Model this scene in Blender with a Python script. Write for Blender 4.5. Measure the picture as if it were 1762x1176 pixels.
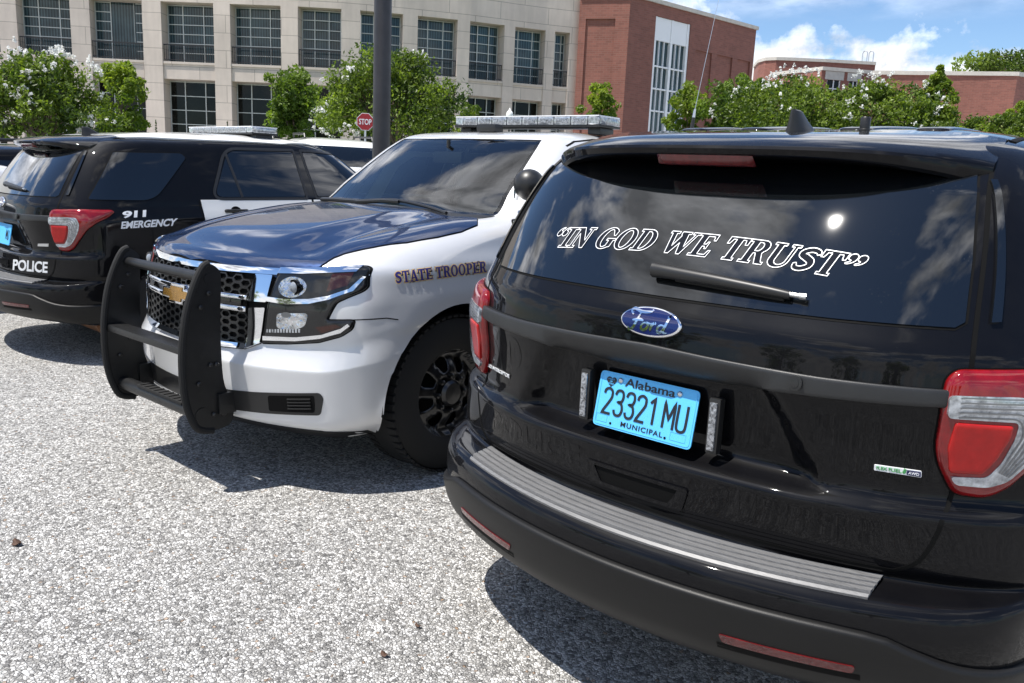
import bpy, bmesh, math, random
import numpy as np
from mathutils import Vector, Matrix
from mathutils.bvhtree import BVHTree
from mathutils.geometry import delaunay_2d_cdt

for o in list(bpy.data.objects):
    bpy.data.objects.remove(o, do_unlink=True)
SC = bpy.context.scene
COL = SC.collection
rad = math.radians
random.seed(7)
RNG = np.random.default_rng(11)

# ------------------------------------------------------------------ camera
PW, PH = 1762.0, 1176.0
FPX = 1428.57
CAM = np.array([1.14811888, -1.81373526, 1.50719494])
YAW, PITCH, ROLL = 0.712504155, -0.197407182, 0.0442928320
_f = np.array([-math.sin(YAW) * math.cos(PITCH), math.cos(YAW) * math.cos(PITCH), math.sin(PITCH)])
_r0 = np.array([math.cos(YAW), math.sin(YAW), 0.0])
_u0 = np.cross(_r0, _f)
_r = math.cos(ROLL) * _r0 + math.sin(ROLL) * _u0
_u = -math.sin(ROLL) * _r0 + math.cos(ROLL) * _u0
camd = bpy.data.cameras.new('camera')
camd.sensor_width = 36.0
camd.lens = 36.0 * FPX / PW
camd.clip_end = 3000
cam = bpy.data.objects.new('camera', camd)
COL.objects.link(cam)
cam.matrix_world = Matrix(((_r[0], _u[0], -_f[0], CAM[0]), (_r[1], _u[1], -_f[1], CAM[1]), (_r[2], _u[2], -_f[2], CAM[2]), (0, 0, 0, 1)))
SC.camera = cam


def ray(px, py):
    d = _f * FPX + (px - PW / 2) * _r - (py - PH / 2) * _u
    return d / np.linalg.norm(d)


def at_z(px, py, z):
    d = ray(px, py)
    return CAM + d * (z - CAM[2]) / d[2]


def at_d(px, py, dist):
    """point on the pixel's ray at a horizontal distance"""
    d = ray(px, py)
    return CAM + d * dist / math.hypot(d[0], d[1])


# ------------------------------------------------------------------ light
SUN = Vector((-0.165, -0.345, 0.925)).normalized()
sd = bpy.data.lights.new('sun', 'SUN')
sd.energy = 5.0
sd.angle = rad(0.55)
sd.color = (1.0, 0.955, 0.89)
so = bpy.data.objects.new('sun', sd)
COL.objects.link(so)
so.rotation_euler = SUN.to_track_quat('Z', 'Y').to_euler()
so.location = (0, 0, 30)
SC.view_settings.view_transform = 'Standard'
SC.view_settings.look = 'None'
SC.view_settings.gamma = 1.0
SC.view_settings.use_curve_mapping = False
SC.view_settings.exposure = 0.56
SC.cycles.use_denoising = True
SC.cycles.max_bounces = 8
SC.cycles.transparent_max_bounces = 12
SC.cycles.sample_clamp_indirect = 6.0
SC.cycles.caustics_reflective = False
SC.cycles.caustics_refractive = False


# ------------------------------------------------------------------ node helpers
class NT:
    def __init__(self, tree):
        self.t = tree
        self.n = tree.nodes
        self.l = tree.links

    def add(self, typ, **kw):
        nd = self.n.new(typ)
        ins = kw.pop('ins', {})
        for k, v in kw.items():
            setattr(nd, k, v)
        for k, v in ins.items():
            self.put(nd.inputs[k], v)
        return nd

    def put(self, sock, v):
        if hasattr(v, 'is_output') or hasattr(v, 'links') and hasattr(v, 'node'):
            self.l.new(v, sock)
        else:
            if sock.type == 'RGBA' and len(v) == 3:
                v = (*v, 1)
            sock.default_value = v

    def math(self, op, a, b=0.0, c=0.0, clamp=False):
        nd = self.add('ShaderNodeMath', operation=op, use_clamp=clamp)
        self.put(nd.inputs[0], a)
        self.put(nd.inputs[1], b)
        if len(nd.inputs) > 2:
            self.put(nd.inputs[2], c)
        return nd.outputs[0]

    def mix(self, fac, a, b, blend='MIX'):
        nd = self.add('ShaderNodeMix', data_type='RGBA', blend_type=blend)
        self.put(nd.inputs[0], fac)
        self.put(nd.inputs[6], a)
        self.put(nd.inputs[7], b)
        return nd.outputs[2]

    def ramp(self, fac, stops, interp='LINEAR'):
        nd = self.add('ShaderNodeValToRGB')
        cr = nd.color_ramp
        cr.interpolation = interp
        while len(cr.elements) < len(stops):
            cr.elements.new(0.5)
        for e, (p, c) in zip(cr.elements, stops):
            e.position = p
            e.color = (c, c, c, 1) if isinstance(c, (int, float)) else (*c, 1)
        self.put(nd.inputs[0], fac)
        return nd.outputs[0]

    def noise(self, vec, scale, detail=4, rough=0.55, out=0):
        nd = self.add('ShaderNodeTexNoise', ins={'Scale': scale, 'Detail': detail, 'Roughness': rough})
        if vec is not None:
            self.put(nd.inputs['Vector'], vec)
        return nd.outputs[out]

    def voro(self, vec, scale, feature='F1', out='Distance'):
        nd = self.add('ShaderNodeTexVoronoi', feature=feature, ins={'Scale': scale})
        self.put(nd.inputs['Vector'], vec)
        return nd.outputs[out]

    def bump(self, h, strength=0.5, dist=0.01):
        return self.add('ShaderNodeBump', ins={'Strength': strength, 'Distance': dist, 'Height': h}).outputs[0]


# ------------------------------------------------------------------ sky with clouds
wd = bpy.data.worlds.new('World')
SC.world = wd
wd.use_nodes = True
W = NT(wd.node_tree)
W.n.clear()
sky = W.add('ShaderNodeTexSky', sky_type='NISHITA', sun_disc=False)
sky.sun_elevation = math.asin(SUN.z)
sky.sun_rotation = math.atan2(SUN.x, SUN.y)
sky.air_density = 1.0
sky.dust_density = 0.15
sky.ozone_density = 1.6
gen = W.add('ShaderNodeTexCoord').outputs['Generated']
sep = W.add('ShaderNodeSeparateXYZ', ins={0: gen})
zz = W.math('MAXIMUM', sep.outputs[2], 0.0)
# cumulus lying on a flat layer: direction / (z + offset)
den = W.math('ADD', zz, 0.16)
cx = W.math('DIVIDE', sep.outputs[0], den)
cy = W.math('DIVIDE', sep.outputs[1], den)
cv = W.add('ShaderNodeCombineXYZ', ins={0: cx, 1: cy, 2: W.math('MULTIPLY', zz, 2.2)}).outputs[0]
n1 = W.noise(cv, 1.15, 9, 0.56)
n1b = W.noise(W.add('ShaderNodeVectorMath', operation='ADD', ins={0: cv, 1: (-0.035, -0.08, 0.10)}).outputs[0], 1.15, 9, 0.56)
n2 = W.noise(gen, 7.5, 7, 0.60)
n3 = W.noise(W.add('ShaderNodeVectorMath', operation='ADD', ins={0: gen, 1: (0.3, 0.2, -0.02)}).outputs[0], 3.1, 4, 0.5)
# a bank of heaped clouds low over the horizon
lowband = W.math('SUBTRACT', 0.185, W.math('ABSOLUTE', W.math('SUBTRACT', sep.outputs[2], 0.12)))
bank = W.math('ADD', W.math('MULTIPLY', lowband, 1.6), W.math('SUBTRACT', W.math('ADD', W.math('MULTIPLY', n2, 0.9), W.math('MULTIPLY', n3, 0.75)), 0.99))
bankm = W.ramp(bank, [(0.0, 0.0), (0.10, 1.0)])
# the patch of sky round the sun is clear
sdot = W.add('ShaderNodeVectorMath', operation='DOT_PRODUCT', ins={0: gen, 1: tuple(Vector((-0.04, -0.30, 0.95)).normalized())}).outputs['Value']
clear = W.ramp(sdot, [(0.955, 0.0), (0.992, 0.16)])
high = W.ramp(W.math('SUBTRACT', n1, clear), [(0.515, 0.0), (0.585, 1.0)])
high = W.math('MULTIPLY', high, W.ramp(sep.outputs[2], [(0.17, 0.0), (0.30, 1.0)]))
dens = W.math('MAXIMUM', bankm, high)
shade = W.math('SUBTRACT', n1, n1b)
cl_lit = W.ramp(W.math('ADD', 0.5, W.math('MULTIPLY', shade, 3.0)), [(0.25, (0.50, 0.53, 0.58)), (0.6, (0.95, 0.96, 0.98))])
cl_core = W.mix(1.0, W.ramp(n1, [(0.58, 1.0), (0.74, 0.50)]), W.ramp(W.noise(cv, 4.2, 8, 0.62), [(0.36, 0.42), (0.62, 1.15)]), 'MULTIPLY')
n2b = W.noise(W.add('ShaderNodeVectorMath', operation='ADD', ins={0: gen, 1: (0.0, 0.0, 0.02)}).outputs[0], 7.5, 7, 0.60)
bk_lit = W.ramp(W.math('ADD', 0.5, W.math('MULTIPLY', W.math('SUBTRACT', n2, n2b), 4.0)), [(0.2, (0.72, 0.75, 0.80)), (0.6, (1.0, 1.0, 1.0))])
cl_col = W.mix(bankm, W.mix(1.0, W.mix(1.0, cl_lit, cl_core, 'MULTIPLY'), (2.0, 2.0, 2.05), 'MULTIPLY'), bk_lit)
CLOUD_LEVEL = 9.0
SKYSTR = 0.085
cl = W.add('ShaderNodeVectorMath', operation='SCALE', ins={0: cl_col, 'Scale': CLOUD_LEVEL}).outputs[0]
blue = W.mix(1.0, sky.outputs[0], (0.94, 1.08, 1.26), 'MULTIPLY')
skycol = W.mix(dens, blue, cl)
bg = W.add('ShaderNodeBackground', ins={'Strength': SKYSTR, 'Color': skycol})
W.l.new(bg.outputs[0], W.add('ShaderNodeOutputWorld').inputs[0])


# ------------------------------------------------------------------ materials
MATS = {}


def new_mat(name):
    m = bpy.data.materials.new(name)
    m.use_nodes = True
    t = NT(m.node_tree)
    b = m.node_tree.nodes['Principled BSDF']
    MATS[name] = m
    return m, t, b


def P(name, col, rough=0.5, metal=0.0, coat=0.0, spec=0.5, bump=None, vary=None, **kw):
    """principled material; vary=(scale, amount) mottles the colour, bump=(scale, strength, distance)"""
    m, t, b = new_mat(name)
    b.inputs['Base Color'].default_value = (*col, 1)
    b.inputs['Roughness'].default_value = rough
    b.inputs['Metallic'].default_value = metal
    b.inputs['Coat Weight'].default_value = coat
    b.inputs['Coat Roughness'].default_value = kw.get('coat_rough', 0.02)
    b.inputs['Specular IOR Level'].default_value = spec
    if vary or bump:
        oc = t.add('ShaderNodeTexCoord').outputs['Object']
    if vary:
        n = t.noise(oc, vary[0], 5, 0.6)
        lo = tuple(c * (1 - vary[1]) for c in col)
        hi = tuple(min(1, c * (1 + vary[1])) for c in col)
        t.put(b.inputs['Base Color'], t.ramp(n, [(0.3, lo), (0.7, hi)]))
    if bump:
        t.put(b.inputs['Normal'], t.bump(t.noise(oc, bump[0], 3, 0.6), bump[1], bump[2]))
    if 'emit' in kw:
        b.inputs['Emission Color'].default_value = (*kw['emit'][0], 1)
        b.inputs['Emission Strength'].default_value = kw['emit'][1]
    return m


def paint(name, col, metal=0.0, rough=0.35, dust=0.02, cw=1.0, cior=1.5):
    m, t, b = new_mat(name)
    oc = t.add('ShaderNodeTexCoord').outputs['Object']
    n = t.noise(oc, 9.0, 6, 0.65)
    sp = t.voro(oc, 140.0)
    speck = t.math('MULTIPLY', t.math('LESS_THAN', sp, 0.09), t.math('GREATER_THAN', t.noise(oc, 23.0, 2), 0.54))
    d = t.math('MULTIPLY', t.ramp(n, [(0.35, 0.0), (0.75, 1.0)]), dust)
    c = t.mix(d, col, (0.45, 0.43, 0.40))
    c = t.mix(t.math('MULTIPLY', speck, min(1.0, dust * 6)), c, (0.5, 0.5, 0.5))
    t.put(b.inputs['Base Color'], c)
    b.inputs['Metallic'].default_value = metal
    b.inputs['Roughness'].default_value = rough
    b.inputs['Coat Weight'].default_value = cw
    b.inputs['Coat IOR'].default_value = cior
    b.inputs['Specular IOR Level'].default_value = 0.05
    t.put(b.inputs['Coat Roughness'], t.ramp(n, [(0.3, 0.02), (0.8, 0.05)]))
    return m


paint('black_paint', (0.0020, 0.0020, 0.0028), 0.0, 0.5, 0.004, cw=1.0, cior=1.29)
paint('blue_paint', (0.005, 0.018, 0.062), 0.30, 0.38, 0.015)
paint('silver_paint', (0.66, 0.665, 0.67), 0.38, 0.42, 0.05)
paint('white_paint', (0.78, 0.78, 0.76), 0.0, 0.35, 0.03)
paint('dark_grey_paint', (0.03, 0.032, 0.036), 0.3, 0.35, 0.02)
P('dark_glass', (0.003, 0.004, 0.005), 0.03, 0.0, 0.9, 0.45, coat_rough=0.03)
m, t, b = MATS['dark_glass'], NT(MATS['dark_glass'].node_tree), MATS['dark_glass'].node_tree.nodes['Principled BSDF']
oc = t.add('ShaderNodeTexCoord').outputs['Object']
sp_ = t.math('MULTIPLY', t.math('LESS_THAN', t.voro(oc, 120.0), 0.085), t.math('GREATER_THAN', t.noise(oc, 9.0, 3), 0.56))
t.put(b.inputs['Base Color'], t.mix(t.math('MULTIPLY', sp_, 0.10), (0.003, 0.004, 0.005), (0.6, 0.6, 0.6)))
P('ceramic_black', (0.003, 0.003, 0.003), 0.05, 0.0, 0.0, 0.5)
P('gap_black', (0.004, 0.004, 0.004), 0.7, spec=0.1)
P('grey_plastic', (0.016, 0.0165, 0.017), 0.42, spec=0.45, bump=(600, 0.25, 0.001), vary=(7, 0.15))
P('bumper_plastic', (0.0065, 0.0064, 0.0063), 0.45, spec=0.30, bump=(500, 0.3, 0.001), vary=(5, 0.2))
P('black_plastic', (0.012, 0.012, 0.012), 0.40, spec=0.5)
P('powder_black', (0.009, 0.0092, 0.0095), 0.42, spec=0.4, bump=(300, 0.3, 0.001), vary=(20, 0.3))
P('rubber', (0.012, 0.012, 0.012), 0.75, spec=0.3, bump=(150, 0.3, 0.002))
P('rim_black', (0.006, 0.006, 0.0065), 0.34, 0.0, 0.3)
P('chrome', (0.82, 0.83, 0.85), 0.05, 1.0)
P('bright_metal', (0.62, 0.63, 0.64), 0.28, 1.0)
P('red_lens', (0.19, 0.003, 0.005), 0.06, coat=0.4, vary=(30, 0.25))
P('bright_red_lens', (0.36, 0.008, 0.007), 0.12, coat=0.25, spec=0.3, vary=(25, 0.2))
P('dark_red_lens', (0.10, 0.005, 0.006), 0.10, coat=0.6, vary=(30, 0.3), bump=(180, 0.4, 0.002))
P('white_vinyl', (0.80, 0.81, 0.82), 0.35)
P('grey_vinyl', (0.012, 0.014, 0.020), 0.75, spec=0.05)
P('navy_vinyl', (0.035, 0.030, 0.17), 0.35)
P('gold_vinyl', (0.72, 0.50, 0.20), 0.4)
P('gold_badge', (0.62, 0.33, 0.06), 0.25, 0.75, 0.5, vary=(60, 0.1))
P('badge_blue', (0.004, 0.010, 0.085), 0.18, 0.3, 1.0)
P('plate_blue', (0.10, 0.47, 0.86), 0.35)
P('plate_ink', (0.010, 0.012, 0.018), 0.4)
P('black_ink', (0.01, 0.01, 0.01), 0.5)
P('green_vinyl', (0.05, 0.30, 0.08), 0.4)
P('amber_lens', (0.035, 0.007, 0.003), 0.08, coat=0.3)
P('exhaust_rust', (0.16, 0.075, 0.035), 0.6, 0.3, vary=(12, 0.4))
P('underbody', (0.008, 0.008, 0.008), 0.8, spec=0.2)
P('cabin_dark', (0.10, 0.105, 0.108), 0.7)
P('cabin_pale', (0.72, 0.74, 0.73), 0.5)
P('lamp_housing', (0.012, 0.0125, 0.013), 0.12, coat=0.45, spec=0.3)
P('light_strip', (0.28, 0.29, 0.31), 0.15, 0.6, 0.5, vary=(140, 0.9), bump=(120, 0.6, 0.004))
P('clear_lens', (0.36, 0.38, 0.40), 0.10, 0.45, 1.0, vary=(55, 0.6))
P('lamp_rib', (0.16, 0.165, 0.17), 0.2, 0.5, 1.0)
P('lens_glass', (0.20, 0.22, 0.25), 0.04, 0.0, 1.0)
P('bowl_chrome', (0.55, 0.56, 0.58), 0.12, 1.0, vary=(26, 0.55), bump=(22, 0.8, 0.02))

m, t, b = new_mat('step_metal')
oc = t.add('ShaderNodeTexCoord').outputs['Object']
n = t.noise(t.add('ShaderNodeVectorMath', operation='MULTIPLY', ins={0: oc, 1: (3, 60, 60)}).outputs[0], 4.0, 5, 0.7)
t.put(b.inputs['Base Color'], t.ramp(n, [(0.3, (0.10, 0.10, 0.101)), (0.7, (0.19, 0.19, 0.192))]))
b.inputs['Roughness'].default_value = 0.50
b.inputs['Metallic'].default_value = 0.15

m, t, b = new_mat('side_glass')
m.node_tree.nodes.remove(b)
lw = t.add('ShaderNodeFresnel', ins={'IOR': 1.5}).outputs[0]
tr = t.add('ShaderNodeBsdfTransparent', ins={'Color': (0.30, 0.33, 0.33)})
gl = t.add('ShaderNodeBsdfGlossy', ins={'Color': (1, 1, 1), 'Roughness': 0.012})
mx = t.add('ShaderNodeMixShader', ins={0: t.math('ADD', t.math('MULTIPLY', lw, 1.1), 0.02, clamp=True), 1: tr.outputs[0], 2: gl.outputs[0]})
t.l.new(mx.outputs[0], m.node_tree.nodes['Material Output'].inputs[0])
m, t, b = new_mat('tinted_windshield')   # see-through glass
m.node_tree.nodes.remove(b)
lw = t.add('ShaderNodeFresnel', ins={'IOR': 1.5}).outputs[0]
tr = t.add('ShaderNodeBsdfTransparent', ins={'Color': (0.74, 0.87, 0.85)})
gl = t.add('ShaderNodeBsdfGlossy', ins={'Color': (1, 1, 1), 'Roughness': 0.015})
mx = t.add('ShaderNodeMixShader', ins={0: t.math('ADD', t.math('MULTIPLY', lw, 1.1), 0.03, clamp=True), 1: tr.outputs[0], 2: gl.outputs[0]})
t.l.new(mx.outputs[0], m.node_tree.nodes['Material Output'].inputs[0])


# ------------------------------------------------------------------ object helpers
def M(x):
    return MATS[x] if isinstance(x, str) else x


def link_mesh(name, me, mat, parent=None, smooth=True):
    o = bpy.data.objects.new(name, me)
    COL.objects.link(o)
    if mat is not None and len(me.materials) == 0:
        me.materials.append(M(mat))
    if smooth in (True, False):
        for p in me.polygons:
            p.use_smooth = smooth
    if parent is not None:
        o.parent = parent
    return o


def mesh_obj(name, verts, faces, mat, parent=None, smooth=True, mats=None, midx=None):
    me = bpy.data.meshes.new(name)
    me.from_pydata([tuple(map(float, v)) for v in verts], [], [tuple(int(i) for i in f) for f in faces])
    for mm in (mats or []):
        me.materials.append(M(mm))
    o = link_mesh(name, me, mat if not mats else None, parent, smooth)
    if midx is not None:
        me.polygons.foreach_set('material_index', np.asarray(midx, dtype=np.int32))
    me.update()
    return o


def thing(name, label, cat, loc=(0, 0, 0), rz=0.0, group=None):
    o = bpy.data.objects.new(name, None)
    o.empty_display_size = 0.2
    COL.objects.link(o)
    o.location = loc
    o.rotation_euler = (0, 0, rz)
    tag(o, label, cat, group)
    return o


def tag(o, label=None, cat=None, group=None, kind=None):
    if label: o['label'] = label
    if cat: o['category'] = cat
    if group: o['group'] = group
    if kind: o['kind'] = kind
    return o


class MB:
    """collects primitives and links them as one mesh"""
    def __init__(self):
        self.v, self.f = [], []

    def add(self, verts, faces):
        b = len(self.v)
        self.v += [tuple(map(float, q)) for q in verts]
        self.f += [tuple(b + i for i in q) for q in faces]
        return self

    def box(self, c, s, rz=0.0, bev=0.0):
        x, y, z = s[0] / 2, s[1] / 2, s[2] / 2
        bm = bmesh.new()
        bmesh.ops.create_cube(bm, size=1.0)
        for q in bm.verts:
            q.co = Vector((q.co.x * s[0], q.co.y * s[1], q.co.z * s[2]))
        if bev > 0:
            bmesh.ops.bevel(bm, geom=list(bm.edges), offset=bev, segments=2, affect='EDGES', profile=0.7)
        R = Matrix.Rotation(rz, 3, 'Z')
        bm.verts.index_update()
        self.add([R @ q.co + Vector(c) for q in bm.verts], [[q.index for q in fc.verts] for fc in bm.faces])
        bm.free()
        return self

    def tube(self, pts, r, n=10, cap=True):
        pts = [np.array(p, float) for p in pts]
        rs = r if hasattr(r, '__len__') else [r] * len(pts)
        vs, fs = [], []
        prev = None
        for i, p in enumerate(pts):
            d = pts[min(i + 1, len(pts) - 1)] - pts[max(i - 1, 0)]
            d = d / (np.linalg.norm(d) + 1e-12)
            a = prev if prev is not None else (np.array([0, 0, 1.0]) if abs(d[2]) < 0.9 else np.array([1.0, 0, 0]))
            a = a - d * (a @ d)
            a = a / (np.linalg.norm(a) + 1e-12)
            prev = a
            b2 = np.cross(d, a)
            for k in range(n):
                th = 2 * math.pi * k / n
                vs.append(p + rs[i] * (math.cos(th) * a + math.sin(th) * b2))
        for i in range(len(pts) - 1):
            for k in range(n):
                k2 = (k + 1) % n
                fs.append((i * n + k, i * n + k2, (i + 1) * n + k2, (i + 1) * n + k))
        if cap:
            fs.append(tuple(range(n - 1, -1, -1)))
            e = (len(pts) - 1) * n
            fs.append(tuple(e + k for k in range(n)))
        return self.add(vs, fs)

    def lathe(self, prof, c=(0, 0, 0), axis='Z', n=24):
        """prof: list of (r, h)"""
        vs, fs = [], []
        for (r, h) in prof:
            for k in range(n):
                th = 2 * math.pi * k / n
                p = (r * math.cos(th), r * math.sin(th), h)
                if axis == 'X': p = (p[2], p[0], p[1])
                elif axis == 'Y': p = (p[1], p[2], p[0])
                vs.append((p[0] + c[0], p[1] + c[1], p[2] + c[2]))
        for i in range(len(prof) - 1):
            for k in range(n):
                k2 = (k + 1) % n
                fs.append((i * n + k, i * n + k2, (i + 1) * n + k2, (i + 1) * n + k))
        fs.append(tuple(range(n - 1, -1, -1)))
        e = (len(prof) - 1) * n
        fs.append(tuple(e + k for k in range(n)))
        return self.add(vs, fs)

    def well(self, r, x0, x1, c):
        """upper half of a wheel housing: open below"""
        n = 20
        a = [rad(-4 + 188 * k / n) for k in range(n + 1)]
        v = [(x, c[0] + r * math.cos(q), c[1] + r * math.sin(q)) for x in (x0, x1) for q in a]
        f = [(k, k + 1, n + 2 + k, n + 1 + k) for k in range(n)] + [tuple(range(n + 1))]
        return self.add(v, f)

    def prism(self, poly, axis, lo, hi):
        """extrude 2D polygon; axis X: poly is (y,z); Y: (x,z); Z: (x,y)"""
        def m3(p, h):
            return {'X': (h, p[0], p[1]), 'Y': (p[0], h, p[1]), 'Z': (p[0], p[1], h)}[axis]
        n = len(poly)
        vs = [m3(p, lo) for p in poly] + [m3(p, hi) for p in poly]
        fs = [tuple(range(n - 1, -1, -1)), tuple(range(n, 2 * n))]
        fs += [(i, (i + 1) % n, n + (i + 1) % n, n + i) for i in range(n)]
        return self.add(vs, fs)

    def build(self, name, mat, parent=None, smooth=False, bevel=0.0):
        me = bpy.data.meshes.new(name)
        me.from_pydata(self.v, [], self.f)
        bm = bmesh.new()
        bm.from_mesh(me)
        bmesh.ops.recalc_face_normals(bm, faces=bm.faces)
        bm.to_mesh(me)
        bm.free()
        o = link_mesh(name, me, mat, parent, smooth)
        if smooth == 'auto':
            for p in me.polygons: p.use_smooth = True
            me.set_sharp_from_angle(angle=rad(35))
        if bevel:
            md = o.modifiers.new('bevel', 'BEVEL')
            md.width = bevel
            md.segments = 2
            md.limit_method = 'ANGLE'
            me.set_sharp_from_angle(angle=rad(40))
        return o


def copy_thing(o, parent=None):
    c = o.copy()
    COL.objects.link(c)
    c.parent = parent
    for ch in [q for q in bpy.data.objects if q.parent == o]:
        copy_thing(ch, c)
    return c
# ------------------------------------------------------------------ ground
VDIR = np.array([-math.sin(YAW), math.cos(YAW)])


def gz(x, y):
    """the lot rises gently away from the parked cars"""
    s = x * VDIR[0] + y * VDIR[1]
    return 0.028 * np.maximum(0.0, s - 8.5)


m, t, b = new_mat('chip_seal')
oc = t.add('ShaderNodeTexCoord').outputs['Object']
wob = t.noise(oc, 60.0, 2, 0.5, out=1)
pos = t.add('ShaderNodeVectorMath', operation='ADD', ins={0: oc, 1: t.add('ShaderNodeVectorMath', operation='SCALE', ins={0: wob, 'Scale': 0.006}).outputs[0]}).outputs[0]
vd1 = t.add('ShaderNodeTexVoronoi', feature='F1', ins={'Scale': 92.0, 'Vector': pos})
ve1 = t.voro(pos, 92.0, 'DISTANCE_TO_EDGE')
vd2 = t.add('ShaderNodeTexVoronoi', feature='F1', ins={'Scale': 165.0, 'Vector': pos})
r1 = t.add('ShaderNodeSeparateColor', ins={0: vd1.outputs['Color']})
r2 = t.add('ShaderNodeSeparateColor', ins={0: vd2.outputs['Color']})
stone = t.ramp(r1.outputs[0], [(0.0, (0.15, 0.147, 0.143)), (0.18, (0.34, 0.333, 0.32)), (0.42, (0.58, 0.57, 0.545)), (0.8, (0.76, 0.75, 0.725)), (1.0, (0.84, 0.83, 0.81))])
tan = t.math('GREATER_THAN', r1.outputs[1], 0.982)
stone = t.mix(t.math('MULTIPLY', tan, 0.75), stone, (0.40, 0.27, 0.17))
fine = t.ramp(r2.outputs[0], [(0.0, (0.16, 0.156, 0.15)), (0.5, (0.42, 0.41, 0.385)), (1.0, (0.68, 0.665, 0.63))])
isfine = t.math('GREATER_THAN', r1.outputs[2], 0.62)
col = t.mix(t.math('MULTIPLY', isfine, 0.9), stone, fine)
gap = t.ramp(ve1, [(0.0, 1.0), (0.10, 0.0)])
col = t.mix(t.math('MULTIPLY', gap, 0.72), col, (0.075, 0.072, 0.070))
pat = t.ramp(t.noise(oc, 1.1, 7, 0.62), [(0.28, 0.78), (0.68, 0.98)])
pat2 = t.ramp(t.noise(oc, 14.0, 5, 0.65), [(0.32, 0.74), (0.62, 1.08)])
col = t.mix(1.0, col, pat, 'MULTIPLY')
col = t.mix(1.0, col, pat2, 'MULTIPLY')
t.put(b.inputs['Base Color'], col)
b.inputs['Roughness'].default_value = 0.72
b.inputs['Specular IOR Level'].default_value = 0.35
hgt = t.math('ADD', t.math('MULTIPLY', t.ramp(ve1, [(0.0, 0.0), (0.22, 1.0)]), t.math('ADD', 0.35, t.math('MULTIPLY', r1.outputs[1], 0.65))), t.math('MULTIPLY', vd2.outputs['Distance'], -0.5))
t.put(b.inputs['Normal'], t.bump(hgt, 0.9, 0.008))

gx = np.concatenate([[-900, -300, -160], np.arange(-100, 101, 2.5), [160, 300, 900]])
gv = [(x, y, gz(x, y) if abs(x) < 110 and abs(y) < 110 else gz(np.clip(x, -100, 100), np.clip(y, -100, 100))) for y in gx for x in gx]
ng = len(gx)
gf = [(j * ng + i, j * ng + i + 1, (j + 1) * ng + i + 1, (j + 1) * ng + i) for j in range(ng - 1) for i in range(ng - 1)]
tag(mesh_obj('parking_lot_ground', gv, gf, 'chip_seal', None, True), kind='structure')

# a planted strip with a kerb runs along the foot of the buildings
m, t, b = new_mat('grass_turf')
oc = t.add('ShaderNodeTexCoord').outputs['Object']
t.put(b.inputs['Base Color'], t.ramp(t.math('ADD', t.math('MULTIPLY', t.noise(oc, 40.0, 4), 0.6), t.math('MULTIPLY', t.noise(oc, 1.2, 4), 0.4)), [(0.3, (0.030, 0.060, 0.014)), (0.7, (0.095, 0.150, 0.035))]))
b.inputs['Roughness'].default_value = 0.9
t.put(b.inputs['Normal'], t.bump(t.noise(oc, 90.0, 3), 0.8, 0.03))
P('kerb_concrete', (0.46, 0.45, 0.42), 0.85, vary=(4, .15))


def arc_strip(name, r0, r1, zo, mat, th=0.0):
    az = np.linspace(YAW + rad(48), YAW - rad(48), 61)
    v, f = [], []
    for a in az:
        for r in (r0, r1):
            x, y = CAM[0] - r * math.sin(a), CAM[1] + r * math.cos(a)
            v.append((x, y, float(gz(x, y)) + zo))
    n = len(az)
    f = [(2 * i, 2 * i + 2, 2 * i + 3, 2 * i + 1) for i in range(n - 1)]
    if th:
        v += [(x, y, z - th) for (x, y, z) in v]
        k = 2 * n
        f += [(2 * i, k + 2 * i, k + 2 * i + 2, 2 * i + 2) for i in range(n - 1)]
    f = [tuple(reversed(q)) for q in f]
    return mesh_obj(name, v, f, mat, None, False)


tag(arc_strip('planting_strip', 24.9, 50.0, .13, 'grass_turf'), kind='structure')
tag(arc_strip('kerb', 24.6, 24.9, .15, 'kerb_concrete', .3), kind='structure')
# ------------------------------------------------------------------ 2D outlines
def resample(poly, h, closed=True):
    out = []
    n = len(poly)
    for i in range(n if closed else n - 1):
        a, b = np.array(poly[i], float), np.array(poly[(i + 1) % n], float)
        k = max(1, int(math.ceil(np.linalg.norm(b - a) / h)))
        out += [a + (b - a) * j / k for j in range(k)]
    if not closed:
        out.append(np.array(poly[-1], float))
    return out


def smooth_poly(poly, k=6, closed=True):
    """Catmull-Rom through the points"""
    p = [np.array(q, float) for q in poly]
    n = len(p)
    out = []
    rng = n if closed else n - 1
    for i in range(rng):
        if closed:
            a, b, c, d = p[(i - 1) % n], p[i], p[(i + 1) % n], p[(i + 2) % n]
        else:
            a, b, c, d = p[max(i - 1, 0)], p[i], p[i + 1], p[min(i + 2, n - 1)]
        for j in range(k):
            t_ = j / k
            out.append(0.5 * (2 * b + (c - a) * t_ + (2 * a - 5 * b + 4 * c - d) * t_ ** 2 + (3 * b - a - 3 * c + d) * t_ ** 3))
    if not closed:
        out.append(p[-1])
    return out


def round_poly(poly, r, k=4):
    """round the corners of a polygon"""
    p = [np.array(q[:2], float) for q in poly]
    n = len(p)
    out = []
    for i in range(n):
        a, b, c = p[i - 1], p[i], p[(i + 1) % n]
        la, lc = np.linalg.norm(a - b), np.linalg.norm(c - b)
        ri = poly[i][2] if len(poly[i]) > 2 else r
        d = min(ri, 0.45 * la, 0.45 * lc)
        s, e = b + (a - b) / la * d, b + (c - b) / lc * d
        for j in range(k + 1):
            t_ = j / k
            out.append((1 - t_) ** 2 * s + 2 * t_ * (1 - t_) * b + t_ ** 2 * e)
    return out


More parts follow.
